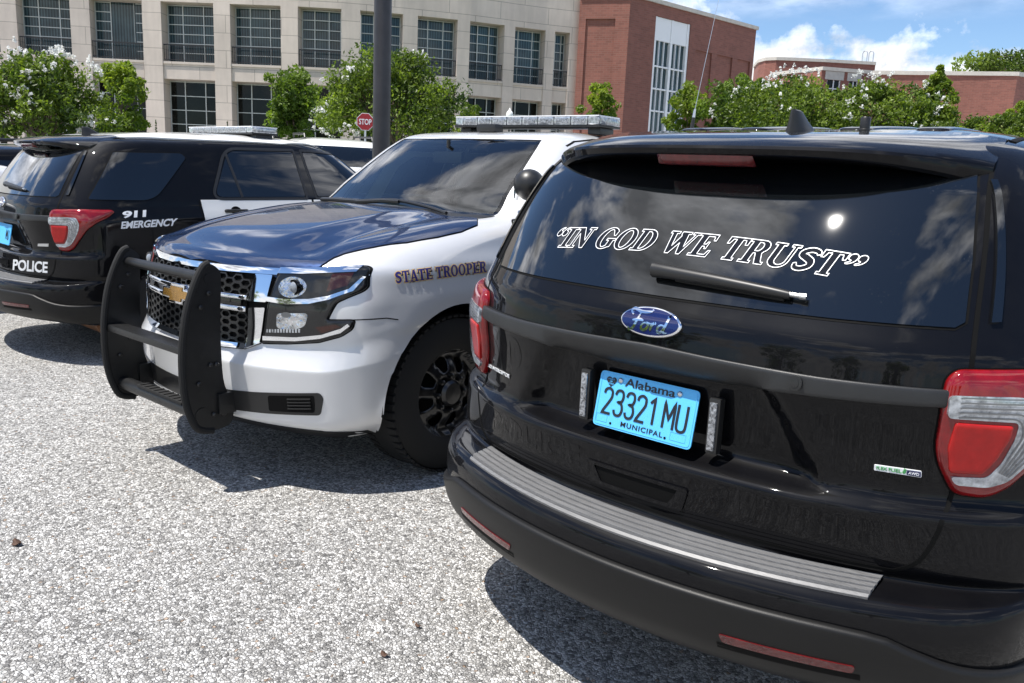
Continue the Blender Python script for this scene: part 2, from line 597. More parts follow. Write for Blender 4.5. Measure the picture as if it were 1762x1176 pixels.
def inside(pts, poly):
    pts = np.asarray(pts, float)
    poly = np.asarray(poly, float)
    x, y = pts[:, 0], pts[:, 1]
    c = np.zeros(len(pts), bool)
    for i in range(len(poly)):
        a, b = poly[i - 1], poly[i]
        cond = (a[1] > y) != (b[1] > y)
        with np.errstate(divide='ignore', invalid='ignore'):
            xx = (b[0] - a[0]) * (y - a[1]) / (b[1] - a[1]) + a[0]
        c ^= cond & (x < xx)
    return c


def tri2d(outline, h, holes=(), rings=()):
    loops = [resample(outline, h)] + [resample(q, h) for q in holes]
    pts, edges = [], []
    for lp in loops:
        b = len(pts)
        pts += [tuple(q) for q in lp]
        edges += [(b + i, b + (i + 1) % len(lp)) for i in range(len(lp))]
    A = np.array(loops[0])
    lo, hi = A.min(0), A.max(0)
    if rings:
        # rows of points that follow the outline, so that a rolled edge shades evenly
        B = np.array(loops[0])
        area = 0.5 * np.sum(B[:, 0] * np.roll(B[:, 1], -1) - np.roll(B[:, 0], -1) * B[:, 1])
        d_ = np.roll(B, -1, 0) - np.roll(B, 1, 0)
        d_ /= np.linalg.norm(d_, axis=1, keepdims=True) + 1e-12
        nn = np.stack([-d_[:, 1], d_[:, 0]], -1) * (1 if area > 0 else -1)
        extra = []
        for q in rings:
            g_ = B + nn * q
            ok_ = inside(g_, B)
            g_ = g_[ok_]
            if len(g_):
                dm_ = np.min(np.linalg.norm(g_[:, None] - B[None], axis=2), axis=1)
                extra.append(g_[dm_ > q * .9])
        extra = np.concatenate(extra) if extra else np.zeros((0, 2))
        pts += [tuple(q) for q in extra]
    gx, gy = np.meshgrid(np.arange(lo[0] + h * 0.5, hi[0], h), np.arange(lo[1] + h * 0.5, hi[1], h))
    g = np.stack([gx.ravel(), gy.ravel()], -1)
    if len(g):
        ok = inside(g, loops[0])
        for q in loops[1:]:
            ok &= ~inside(g, q)
        P0 = np.array(pts)
        g = g[ok]
        if len(g):
            dmin = np.min(np.linalg.norm(g[:, None, :] - P0[None], axis=2), axis=1)
            g = g[dmin > h * 0.45]
            if rings:
                db = np.min(np.linalg.norm(g[:, None, :] - np.array(loops[0])[None], axis=2), axis=1)
                g = g[db > max(rings) + h * .4]
        pts += [tuple(q) for q in g]
    vs, _, fs, *_ = delaunay_2d_cdt([Vector(q) for q in pts], edges, [], 0, 1e-7 * max(1.0, float(np.abs(A).max())))
    vs = np.array([(q.x, q.y) for q in vs])
    cen = np.array([vs[list(q)].mean(0) for q in fs])
    ok = inside(cen, loops[0])
    for q in loops[1:]:
        ok &= ~inside(cen, q)
    return vs, [tuple(fs[i]) for i in range(len(fs)) if ok[i]]


def strip2d(pts, w, closed=False, taper=None):
    """ribbon of width w along a polyline"""
    p = [np.array(q, float) for q in pts]
    n = len(p)
    vs, fs = [], []
    for i in range(n):
        if closed:
            a, c = p[i - 1], p[(i + 1) % n]
        else:
            a, c = p[max(i - 1, 0)], p[min(i + 1, n - 1)]
        d1, d2 = p[i] - a, c - p[i]
        d1 = d1 / (np.linalg.norm(d1) + 1e-12)
        d2 = d2 / (np.linalg.norm(d2) + 1e-12)
        t_ = d1 + d2
        t_ = t_ / (np.linalg.norm(t_) + 1e-12)
        nn = np.array([-t_[1], t_[0]])
        ref = d1 if np.linalg.norm(d1) > 0.5 else d2
        cs = max(0.55, abs(nn @ np.array([-ref[1], ref[0]])))
        ww = w / 2 / cs * (taper[i] if taper is not None else 1.0)
        vs += [p[i] + nn * ww, p[i] - nn * ww]
    for i in range(n if closed else n - 1):
        j = (i + 1) % n
        fs.append((2 * i, 2 * i + 1, 2 * j + 1, 2 * j))
    return np.array(vs), fs


# ------------------------------------------------------------------ vehicle: a shell plus things laid on it
class Vehicle:
    def __init__(self, root, verts, faces):
        self.root = root
        c, s = math.cos(root.rotation_euler.z), math.sin(root.rotation_euler.z)
        self.R = np.array([[c, -s, 0], [s, c, 0], [0, 0, 1]])
        self.T = np.array(root.location)
        self.set_surface(verts, faces)

    def set_surface(self, verts, faces):
        V = np.array(verts, float)
        tris = []
        for f in faces:
            tris += [(f[0], f[i], f[i + 1]) for i in range(1, len(f) - 1)]
        self.V, self.tris = V, tris
        T = np.array(tris)
        fn = np.cross(V[T[:, 1]] - V[T[:, 0]], V[T[:, 2]] - V[T[:, 0]])
        N = np.zeros_like(V)
        for k in range(3):
            np.add.at(N, T[:, k], fn)
        self.N = N / (np.linalg.norm(N, axis=1, keepdims=True) + 1e-12)
        self.bvh = BVHTree.FromPolygons([tuple(v) for v in V], tris)

    # projections: 2D point -> ray in the vehicle's own frame
    def px(self, a, b):
        return self.R.T @ (CAM - self.T), self.R.T @ ray(a, b)

    def rear(self, x, z): return np.array([x, -3.0, z]), np.array([0, 1.0, 0])
    def front(self, x, z): return np.array([x, -3.0, z]), np.array([0, 1.0, 0])
    def side(self, y, z): return np.array([3.0, y, z]), np.array([-1.0, 0, 0])
    def side_l(self, y, z): return np.array([-3.0, y, z]), np.array([1.0, 0, 0])
    def top(self, x, y): return np.array([x, y, 4.0]), np.array([0, 0, -1.0])

    def cast(self, proj, a, b):
        o, d = proj(a, b)
        co, nn, idx, dist = self.bvh.ray_cast(Vector(o), Vector(d))
        if co is None:
            co, nn, idx, dist = self.bvh.find_nearest(Vector(o) + Vector(d) * 4.0) if False else (None, None, None, None)
            return None, None
        i0, i1, i2 = self.tris[idx]
        A, B, C_ = self.V[i0], self.V[i1], self.V[i2]
        p = np.array(co)
        v0, v1, v2 = B - A, C_ - A, p - A
        d00, d01, d11, d20, d21 = v0 @ v0, v0 @ v1, v1 @ v1, v2 @ v0, v2 @ v1
        dn = d00 * d11 - d01 * d01 + 1e-18
        w1, w2 = (d11 * d20 - d01 * d21) / dn, (d00 * d21 - d01 * d20) / dn
        n = (1 - w1 - w2) * self.N[i0] + w1 * self.N[i1] + w2 * self.N[i2]
        n = n / (np.linalg.norm(n) + 1e-12)
        if n @ np.array(d) > 0: n = -n
        return p, n

    def hit(self, proj, a, b, off=0.0):
        p, n = self.cast(proj, a, b)
        if p is None:
            return None
        return p + n * off

    def lay(self, name, proj, vs2, fs, off, mat, parent=None, skirt=True, depth=0.004, bulge=None):
        """lay a flat 2D mesh on the shell, a little proud of it, with edges that go down to the shell"""
        pts, nor = [], []
        ok = []
        for (a, b) in vs2:
            p, n = self.cast(proj, a, b)
            ok.append(p is not None)
            pts.append(p if p is not None else np.zeros(3))
            nor.append(n if n is not None else np.array([0, 0, 1.0]))
        pts, nor = np.array(pts), np.array(nor)
        offs = np.full(len(pts), off)
        fs = [f for f in fs if all(ok[i] for i in f)]
        if not fs:
            print('LAY EMPTY', name)
            return None
        # keep the winding towards the outside
        f0 = []
        for f in fs:
            nn = np.cross(pts[f[1]] - pts[f[0]], pts[f[2]] - pts[f[0]])
            f0.append(tuple(f) if nn @ nor[f[0]] >= 0 else tuple(reversed(f)))
        fs = f0
        cnt = {}
        for f in fs:
            for i in range(len(f)):
                e = (f[i], f[(i + 1) % len(f)])
                cnt[tuple(sorted(e))] = cnt.get(tuple(sorted(e)), []) + [e]
        bed = [e[0] for e in cnt.values() if len(e) == 1]
        if bulge:
            ea, eb = np.array([pts[e[0]] for e in bed]), np.array([pts[e[1]] for e in bed])
            ab = eb - ea
            tt = np.clip(np.sum((pts[:, None] - ea[None]) * ab[None], axis=2) / (np.sum(ab * ab, axis=1) + 1e-12)[None], 0, 1)
            dm = np.min(np.linalg.norm(pts[:, None] - (ea[None] + tt[..., None] * ab[None]), axis=2), axis=1)
            q = np.clip(dm / bulge[1], 0, 1)
            offs = off + bulge[0] * np.sqrt(1 - (1 - q) ** 2)
        top = pts + nor * offs[:, None]
        verts = list(top)
        faces = list(fs)
        vn = list(nor)
        if skirt:
            for (a, b) in bed:
                d = pts[b] - pts[a]
                sn = np.cross(d, nor[a])
                sn = sn / (np.linalg.norm(sn) + 1e-12)
                i = len(verts)
                verts += [top[a], top[b], pts[b] - nor[b] * depth, pts[a] - nor[a] * depth]
                vn += [sn] * 4
                faces.append((i, i + 3, i + 2, i + 1))
        me = bpy.data.meshes.new(name)
        me.from_pydata([tuple(v) for v in verts], [], faces)
        o = link_mesh(name, me, mat, parent or self.root, True)
        if not bulge:
            me.normals_split_custom_set_from_vertices([tuple(v) for v in vn])
        else:
            me.set_sharp_from_angle(angle=rad(50))
        return o

    def patch(self, name, proj, outline, mat, off=0.003, h=None, parent=None, holes=(), **kw):
        if h is None:
            A = np.array([q[:2] for q in outline])
            h = max(A.max(0) - A.min(0)) / 14
        bl = kw.get('bulge')
        vs, fs = tri2d(outline, h, holes, [bl[1] * q for q in (.07, .2, .42, .7, 1.0)] if bl else ())
        return self.lay(name, proj, vs, fs, off, mat, parent, **kw)

    def line(self, name, proj, pts, w, mat, off=0.0015, h=None, closed=False, parent=None, **kw):
        if h is None:
            A = np.array(pts)
            h = max(A.max(0) - A.min(0)) / 40
        q = resample(pts, h, closed)
        vs, fs = strip2d(q, w, closed)
        return self.lay(name, proj, vs, fs, off, mat, parent, **kw)


# ------------------------------------------------------------------ lofted shells
def pchip(xs, ys, xq):
    xs, ys = np.asarray(xs, float), np.asarray(ys, float)
    h = np.diff(xs)
    d = np.diff(ys) / h
    m_ = np.zeros(len(xs))
    for i in range(1, len(xs) - 1):
        if d[i - 1] * d[i] > 0:
            w1, w2 = 2 * h[i] + h[i - 1], h[i] + 2 * h[i - 1]
            m_[i] = (w1 + w2) / (w1 / d[i - 1] + w2 / d[i])
    m_[0], m_[-1] = d[0], d[-1]
    k = np.clip(np.searchsorted(xs, xq, side='right') - 1, 0, len(xs) - 2)
    t_ = (xq - xs[k]) / h[k]
    return ((1 + 2 * t_) * (1 - t_) ** 2 * ys[k] + t_ * (1 - t_) ** 2 * h[k] * m_[k] + t_ ** 2 * (3 - 2 * t_) * ys[k + 1] + t_ ** 2 * (t_ - 1) * h[k] * m_[k + 1])


def sstep(a, b, x):
    t_ = np.clip((x - a) / (b - a), 0, 1)
    return t_ * t_ * (3 - 2 * t_)


def half_ring(p, nR, nC, nS, nF):
    """one half contour, rear centre to front centre. p: dict of the level's values"""
    out = []
    xs = np.linspace(0, p['rxc'], nR)
    for x in xs:
        out.append((x, p['ry'] + p['k2'] * x * x + p['k4'] * x ** 4, p['rz']))
    x0 = p['rxc']
    y0 = out[-1][1]
    sl = 2 * p['k2'] * x0 + 4 * p['k4'] * x0 ** 3
    P0, P3 = np.array([x0, y0]), np.array([p['W'], max(p['ryc'], y0 + 0.05)])
    L = (P3[0] - P0[0])
    c1 = P0 + np.array([1, sl]) * L * 0.62
    c1[1] = min(c1[1], P3[1] - 0.01)
    c2 = P3 - np.array([0.0, (P3[1] - P0[1]) * 0.55])
    for j in range(1, nC + 1):
        t_ = j / nC
        q = (1 - t_) ** 3 * P0 + 3 * t_ * (1 - t_) ** 2 * c1 + 3 * t_ ** 2 * (1 - t_) * c2 + t_ ** 3 * P3
        out.append((q[0], q[1], p['rz'] + (p['sz'] - p['rz']) * sstep(0, 1, t_)))
    # front corner
    fx = p['fxc']
    yf0 = p['fy'] - p['f2'] * fx * fx - p['f4'] * fx ** 4
    slf = -(2 * p['f2'] * fx + 4 * p['f4'] * fx ** 3)
    Q0, Q3 = np.array([fx, yf0]), np.array([p['WF'], min(p['fyc'], yf0 - 0.05)])
    ys = np.linspace(P3[1], Q3[1], nS + 1)[1:]
    for i, y in enumerate(ys):
        t_ = (i + 1) / nS
        out.append((P3[0] + (Q3[0] - P3[0]) * t_ + p['bow'] * 4 * t_ * (1 - t_), y, p['sz'] + (p['szf'] - p['sz']) * t_))
    L = Q3[0] - Q0[0]
    c1 = Q0 + np.array([1, slf]) * L * 0.62
    c1[1] = max(c1[1], Q3[1] + 0.01)
    c2 = Q3 + np.array([0.0, (Q0[1] - Q3[1]) * 0.55])
    for j in range(1, nC + 1):
        t_ = 1 - j / nC
        q = (1 - t_) ** 3 * Q0 + 3 * t_ * (1 - t_) ** 2 * c1 + 3 * t_ ** 2 * (1 - t_) * c2 + t_ ** 3 * Q3
        out.append((q[0], q[1], p['fz'] + (p['szf'] - p['fz']) * sstep(0, 1, t_)))
    for x in np.linspace(fx, 0, nF)[1:]:
        out.append((x, p['fy'] - p['f2'] * x * x - p['f4'] * x ** 4, p['fz'] + p['fcr'] * (1 - (x / max(fx, 1e-6)) ** 2)))
    return np.array(out)


def loft(levels, sub, nR=25, nC=14, nS=70, nF=21, disp=None):
    """levels: list of dicts; sub: rows per interval. returns grid (K,N,3) over the full loop"""
    keys = list(levels[0].keys())
    n = len(levels)
    sub = sub if hasattr(sub, '__len__') else [sub] * (n - 1)
    tq = np.concatenate([np.linspace(i, i + 1, sub[i], endpoint=False) for i in range(n - 1)] + [[n - 1]])
    vals = {k: pchip(range(n), [l[k] for l in levels], tq) for k in keys}
    rows = []
    for i in range(len(tq)):
        hr = half_ring({k: vals[k][i] for k in keys}, nR, nC, nS, nF)
        mir = hr[1:-1][::-1] * np.array([-1, 1, 1])
        rows.append(np.concatenate([hr, mir]))
    G = np.array(rows)
    if disp is not None:
        G = disp(G.reshape(-1, 3)).reshape(G.shape)
    return G, tq


def grid_faces(K, N):
    i, j = np.meshgrid(np.arange(K - 1), np.arange(N), indexing='ij')
    j2 = (j + 1) % N
    return np.stack([i * N + j, i * N + j2, (i + 1) * N + j2, (i + 1) * N + j], -1).reshape(-1, 4)


def cap_faces(row0, N):
    """close the last ring: join the two mirrored halves"""
    h = N // 2
    fs = []
    for k in range(0, h):
        a, b = k, k + 1
        c, d = (N - k - 1) % N, (N - k) % N
        f = [row0 + a, row0 + b, row0 + c, row0 + d]
        f = [q for i, q in enumerate(f) if q not in f[:i]]
        if len(f) >= 3: fs.append(tuple(f))
    return fs


def cut_arch(V, F, cy, cz, r, xmin=0.6):
    """open a round wheel arch in both sides of the shell"""
    d = np.hypot(V[:, 1] - cy, V[:, 2] - cz)
    ins = (d < r) & (np.abs(V[:, 0]) > xmin)
    keep = [f for f in F if not all(ins[i] for i in f)]
    used = np.zeros(len(V), bool)
    for f in keep:
        for i in f: used[i] = True
    mv = used & ins
    k = r / np.maximum(d[mv], 1e-6)
    V[mv, 1] = cy + (V[mv, 1] - cy) * k
    V[mv, 2] = np.maximum(cz + (V[mv, 2] - cz) * k, V[:, 2].min())
    return V, keep
# ------------------------------------------------------------------ lettering
def text2d(body, offset=0.0, extra_space=1.0):
    """filled flat mesh of a word in Blender's own font: verts2d scaled to 0..1 by 0..1, faces, aspect"""
    cu = bpy.data.curves.new('lettering', 'FONT')
    cu.body = body
    cu.resolution_u = 4
    cu.offset = offset
    cu.space_character = extra_space
    ob = bpy.data.objects.new('lettering', cu)
    COL.objects.link(ob)
    dg = bpy.context.evaluated_depsgraph_get()
    me = bpy.data.meshes.new_from_object(ob.evaluated_get(dg))
    vs = np.array([(v.co.x, v.co.y) for v in me.vertices])
    fs = [tuple(p.vertices) for p in me.polygons]
    bpy.data.objects.remove(ob, do_unlink=True)
    bpy.data.curves.remove(cu)
    bpy.data.meshes.remove(me)
    lo, hi = vs.min(0), vs.max(0)
    asp = (hi[0] - lo[0]) / (hi[1] - lo[1])
    return (vs - lo) / (hi - lo), fs, asp


def quad_map(q):
    """unit square -> quad (TL, TR, BR, BL), perspective"""
    (x0, y0), (x1, y1), (x2, y2), (x3, y3) = q[3], q[2], q[1], q[0]   # (0,0) (1,0) (1,1) (0,1)
    A = []
    b = []
    for (u, v), (x, y) in zip([(0, 0), (1, 0), (1, 1), (0, 1)], [(x0, y0), (x1, y1), (x2, y2), (x3, y3)]):
        A.append([u, v, 1, 0, 0, 0, -u * x, -v * x]); b.append(x)
        A.append([0, 0, 0, u, v, 1, -u * y, -v * y]); b.append(y)
    h = np.linalg.solve(np.array(A, float), np.array(b, float))

    def f(p):
        p = np.asarray(p, float)
        w = h[6] * p[..., 0] + h[7] * p[..., 1] + 1
        return np.stack([(h[0] * p[..., 0] + h[1] * p[..., 1] + h[2]) / w, (h[3] * p[..., 0] + h[4] * p[..., 1] + h[5]) / w], -1)
    return f


def lay_text(veh, name, proj, body, quad, mat, off=0.0015, offset=0.0, parent=None, space=1.0, depth=0.002, mp=None):
    vs, fs, _ = text2d(body, offset, space)
    q = (mp or quad_map(quad))(vs)
    return veh.lay(name, proj, q, fs, off, mat, parent, depth=depth)


def arc(cx, cy, rx, ry, a0, a1, n=12):
    return [(cx + rx * math.cos(rad(a0 + (a1 - a0) * i / n)), cy + ry * math.sin(rad(a0 + (a1 - a0) * i / n))) for i in range(n + 1)]


# slab-serif capitals, cap height 1: (advance, outer contour, holes)
def _serif():
    g = {}
    g['I'] = (0.56, [(0, 0), (.5, 0), (.5, .1), (.38, .1), (.38, .9), (.5, .9), (.5, 1), (0, 1), (0, .9), (.12, .9), (.12, .1), (0, .1)], [])
    g['N'] = (1.0, [(0, 0), (.36, 0), (.36, .1), (.24, .1), (.24, .72), (.70, 0), (.86, 0), (.86, .9), (.97, .9), (.97, 1), (.62, 1), (.62, .9), (.74, .9), (.74, .36), (.34, 1), (0, 1), (0, .9), (.11, .9), (.11, .1), (0, .1)], [])
    g['O'] = (.98, arc(.46, .5, .46, .52, 0, 352, 44), [arc(.46, .5, .22, .41, 0, 350, 36)])
    g['D'] = (.98, [(0, 0)] + arc(.42, .5, .50, .5, -90, 90, 22) + [(0, 1), (0, .9), (.11, .9), (.11, .1), (0, .1)], [[(.36, .1)] + arc(.42, .5, .25, .4, -90, 90, 18) + [(.36, .9)]])
    g['G'] = (.98, arc(.47, .5, .47, .52, 42, 305, 30) + [(.84, .10), (.84, .40), (.94, .40), (.94, .49), (.50, .49), (.50, .40), (.61, .40), (.61, .14)] + arc(.47, .5, .21, .42, 300, 62, 22) + [(.72, .64), (.80, .64)], [])
    g['W'] = (1.36, [(0, 1), (.40, 1), (.40, .9), (.29, .9), (.42, .34), (.56, .80), (.50, .9), (.50, 1), (.93, 1), (.93, .9), (.82, .9), (.95, .34), (1.12, .9), (1.00, .9), (1.00, 1), (1.32, 1), (1.32, .9), (1.23, .9), (.97, 0), (.82, 0), (.67, .50), (.47, 0), (.31, 0), (.09, .9), (0, .9)], [])
    g['E'] = (.88, [(0, 0), (.80, 0), (.83, .29), (.74, .29), (.68, .1), (.37, .1), (.37, .45), (.48, .45), (.51, .35), (.58, .35), (.58, .65), (.51, .65), (.48, .55), (.37, .55), (.37, .9), (.65, .9), (.70, .73), (.79, .73), (.77, 1), (0, 1), (0, .9), (.11, .9), (.11, .1), (0, .1)], [])
    g['T'] = (.88, [(.2, 0), (.64, 0), (.64, .1), (.55, .1), (.55, .9), (.68, .9), (.74, .70), (.84, .70), (.84, 1), (0, 1), (0, .70), (.1, .70), (.16, .9), (.29, .9), (.29, .1), (.2, .1)], [])
    g['R'] = (.98, [(0, 0), (.46, 0), (.46, .1), (.37, .1), (.37, .44), (.46, .44), (.66, 0), (.96, 0), (.96, .1), (.87, .1), (.70, .46)] + arc(.55, .735, .29, .265, -50, 90, 14) + [(0, 1), (0, .9), (.11, .9), (.11, .1), (0, .1)], [[(.37, .54)] + arc(.47, .72, .13, .18, -90, 90, 10) + [(.37, .9)]])
    g['P'] = (.88, [(0, 0), (.48, 0), (.48, .1), (.37, .1), (.37, .42)] + arc(.54, .71, .31, .29, -90, 90, 16) + [(0, 1), (0, .9), (.11, .9), (.11, .1), (0, .1)], [[(.37, .52)] + arc(.47, .71, .13, .19, -90, 90, 10) + [(.37, .9)]])
    g['U'] = (1.0, [(0, 1), (.44, 1), (.44, .9), (.34, .9), (.34, .30)] + arc(.54, .30, .20, .19, 180, 360, 12) + [(.74, .9), (.63, .9), (.63, 1), (.97, 1), (.97, .9), (.86, .9), (.86, .30)] + arc(.485, .30, .375, .32, 0, -180, 20) + [(.11, .9), (0, .9)], [])
    g['A'] = (.98, [(0, 0), (.33, 0), (.33, .1), (.24, .1), (.29, .26), (.58, .26), (.63, .1), (.54, .1), (.54, 0), (.97, 0), (.97, .1), (.89, .1), (.60, 1), (.40, 1), (.09, .1), (0, .1)], [[(.325, .36), (.545, .36), (.435, .72)]])
    cl = [(.735, .74), (.66, .86), (.42, .90), (.20, .79), (.20, .66), (.40, .555), (.60, .44), (.63, .25), (.42, .11), (.20, .13), (.12, .30)]
    cl = smooth_poly(cl, 4, closed=False)
    tp = [0.55 + 0.75 * math.sin(math.pi * i / (len(cl) - 1)) ** 0.7 for i in range(len(cl))]
    sv, _ = strip2d(cl, .185, False, tp)
    g['S'] = (.84, [tuple(q) for q in sv[0::2]] + [tuple(q) for q in sv[1::2][::-1]], [])
    cm = [tuple(q) for q in smooth_poly([(.02, .85), (.04, .96), (.15, 1.02), (.27, .97), (.31, .84), (.26, .70), (.13, .60), (.03, .585), (.02, .62), (.11, .68), (.14, .745), (.06, .77)], 4)]
    g['”'] = (.33, cm, [])
    g['“'] = (.33, [(.34 - x, 1.60 - y) for (x, y) in cm], [])
    return g


SERIF = _serif()


def serif_line(text, slant=0.0, gap=0.0, space=0.45):
    """list of (outer, holes) with the line scaled to x 0..1; returns also the aspect"""
    x = 0.0
    out = []
    for ch in text:
        if ch == ' ':
            x += space
            continue
        adv, o, hs = SERIF[ch]
        out.append(([(x + a + slant * b, b) for a, b in o], [[(x + a + slant * b, b) for a, b in q] for q in hs]))
        x += adv + gap
    allx = [p[0] for o, _ in out for p in o]
    lo, hi = min(allx), max(allx)
    sc = 1.0 / (hi - lo)
    return [([((a - lo) * sc, b) for a, b in o], [[((a - lo) * sc, b) for a, b in q] for q in hs]) for o, hs in out], hi - lo
# ------------------------------------------------------------------ the black police SUVs
def xlv(ry, k2, k4, rxc, rz, W, ryc, sz, fy, fz, szf=None, fxc=0.70, f2=0.10, f4=0.25, fyc=None, WF=None, bow=0.012, fcr=0.0):
    return dict(ry=ry, k2=k2, k4=k4, rxc=rxc, rz=rz, W=W, ryc=ryc, sz=sz, szf=sz if szf is None else szf, bow=bow, fy=fy, f2=f2, f4=f4,
                fxc=fxc, fyc=fy - 0.55 if fyc is None else fyc, WF=W * 0.97 if WF is None else WF, fz=fz, fcr=fcr)


XL = [
    xlv(0.060, .30, .05, .70, .315, 0.862, .55, .270, 4.60, .24),
    xlv(-0.020, .30, .05, .71, .345, 0.920, .52, .300, 4.72, .27),
    xlv(-0.062, .30, .05, .72, .400, 0.937, .50, .360, 4.76, .34),
    xlv(-0.090, .30, .05, .72, .515, 0.953, .49, .480, 4.78, .46),
    xlv(-0.086, .30, .05, .72, .560, 0.956, .49, .550, 4.78, .54),
    xlv(-0.066, .33, .00, .70, .590, 0.958, .50, .600, 4.77, .60),
    xlv(0.042, .30, .05, .70, .606, 0.958, .51, .625, 4.77, .63),
    xlv(0.056, .22, .12, .70, .628, 0.967, .52, .650, 4.77, .66),
    xlv(0.054, .14, .26, .70, .715, 0.971, .53, .730, 4.77, .74),
    xlv(0.050, .10, .34, .70, .772, 0.973, .54, .785, 4.76, .79),
    xlv(0.082, .08, .38, .70, .800, 0.973, .55, .815, 4.75, .82),
    xlv(0.092, .07, .40, .70, .830, 0.973, .56, .845, 4.74, .84),
    xlv(0.080, .06, .42, .70, .940, 0.969, .58, .955, 4.70, .92),
    xlv(0.066, .06, .42, .70, 1.035, 0.966, .60, 1.045, 4.62, .98),
    xlv(0.072, .06, .42, .70, 1.085, 0.956, .62, 1.095, 4.52, 1.02, f4=.18),
    xlv(0.083, .06, .42, .70, 1.145, 0.938, .64, 1.150, 4.00, 1.09, fyc=4.1, f4=.15),
    xlv(0.117, .06, .42, .70, 1.205, 0.928, .66, 1.195, 3.42, 1.15, szf=1.20, fyc=3.0, WF=.90, f4=.20),
    xlv(0.202, .06, .42, .69, 1.340, 0.880, .70, 1.340, 3.22, 1.30, fyc=2.80, WF=.84, fxc=.66, f4=.2),
    xlv(0.297, .06, .42, .67, 1.470, 0.830, .76, 1.470, 2.98, 1.46, fyc=2.55, WF=.78, fxc=.62, f4=.2),
    xlv(0.349, .06, .42, .655, 1.530, 0.803, .80, 1.530, 2.86, 1.54, szf=1.55, fyc=2.42, WF=.75, fxc=.60, f4=.2),
    xlv(0.430, .06, .42, .64, 1.588, 0.775, .84, 1.588, 2.74, 1.61, szf=1.63, fyc=2.30, WF=.72, fxc=.58, f4=.2),
    xlv(0.500, .06, .42, .62, 1.625, 0.742, .92, 1.630, 2.62, 1.66, szf=1.67, fyc=2.15, WF=.69, fxc=.55, f4=.2),
    xlv(0.600, .06, .40, .58, 1.652, 0.690, 1.05, 1.658, 2.50, 1.695, szf=1.70, fyc=2.05, WF=.64, fxc=.50, f4=.2),
    xlv(0.850, .05, .35, .48, 1.688, 0.570, 1.25, 1.693, 2.30, 1.722, szf=1.72, fyc=1.95, WF=.53, fxc=.40, f4=.2),
    xlv(1.150, .05, .30, .34, 1.714, 0.400, 1.45, 1.716, 2.05, 1.738, szf=1.735, fyc=1.85, WF=.38, fxc=.28, f4=.2),
    xlv(1.450, .05, .20, .16, 1.732, 0.190, 1.60, 1.733, 1.85, 1.742, szf=1.74, fyc=1.75, WF=.18, fxc=.14, f4=.2),
    xlv(1.600, .00, .00, .015, 1.738, 0.020, 1.66, 1.738, 1.75, 1.742, szf=1.742, fyc=1.72, WF=.02, fxc=.015, f4=.0),
]
XSUB = [3, 3, 4, 3, 3, 4, 3, 4, 4, 3, 3, 5, 5, 4, 5, 5, 9, 9, 5, 5, 4, 4, 4, 4, 4, 3]


def xdisp(P_):
    P_ = P_.copy()
    x, y, z = P_[:, 0], P_[:, 1], P_[:, 2]
    rear = (y < 0.62)
    ax = np.abs(x)
    # plate recess: a trapezoid between the two outer panels of the liftgate
    hw = 0.320 + (1.04 - z) * 0.60
    m_ = sstep(0.022, -0.022, ax - hw) * sstep(0.775, 0.815, z) * sstep(1.06, 1.02, z)
    P_[:, 1] += np.where(rear, 0.042 * m_, 0)
    return P_


def rot_side(cy, cz, r, a):
    return (cy + r * math.cos(rad(a)), cz + r * math.sin(rad(a)))


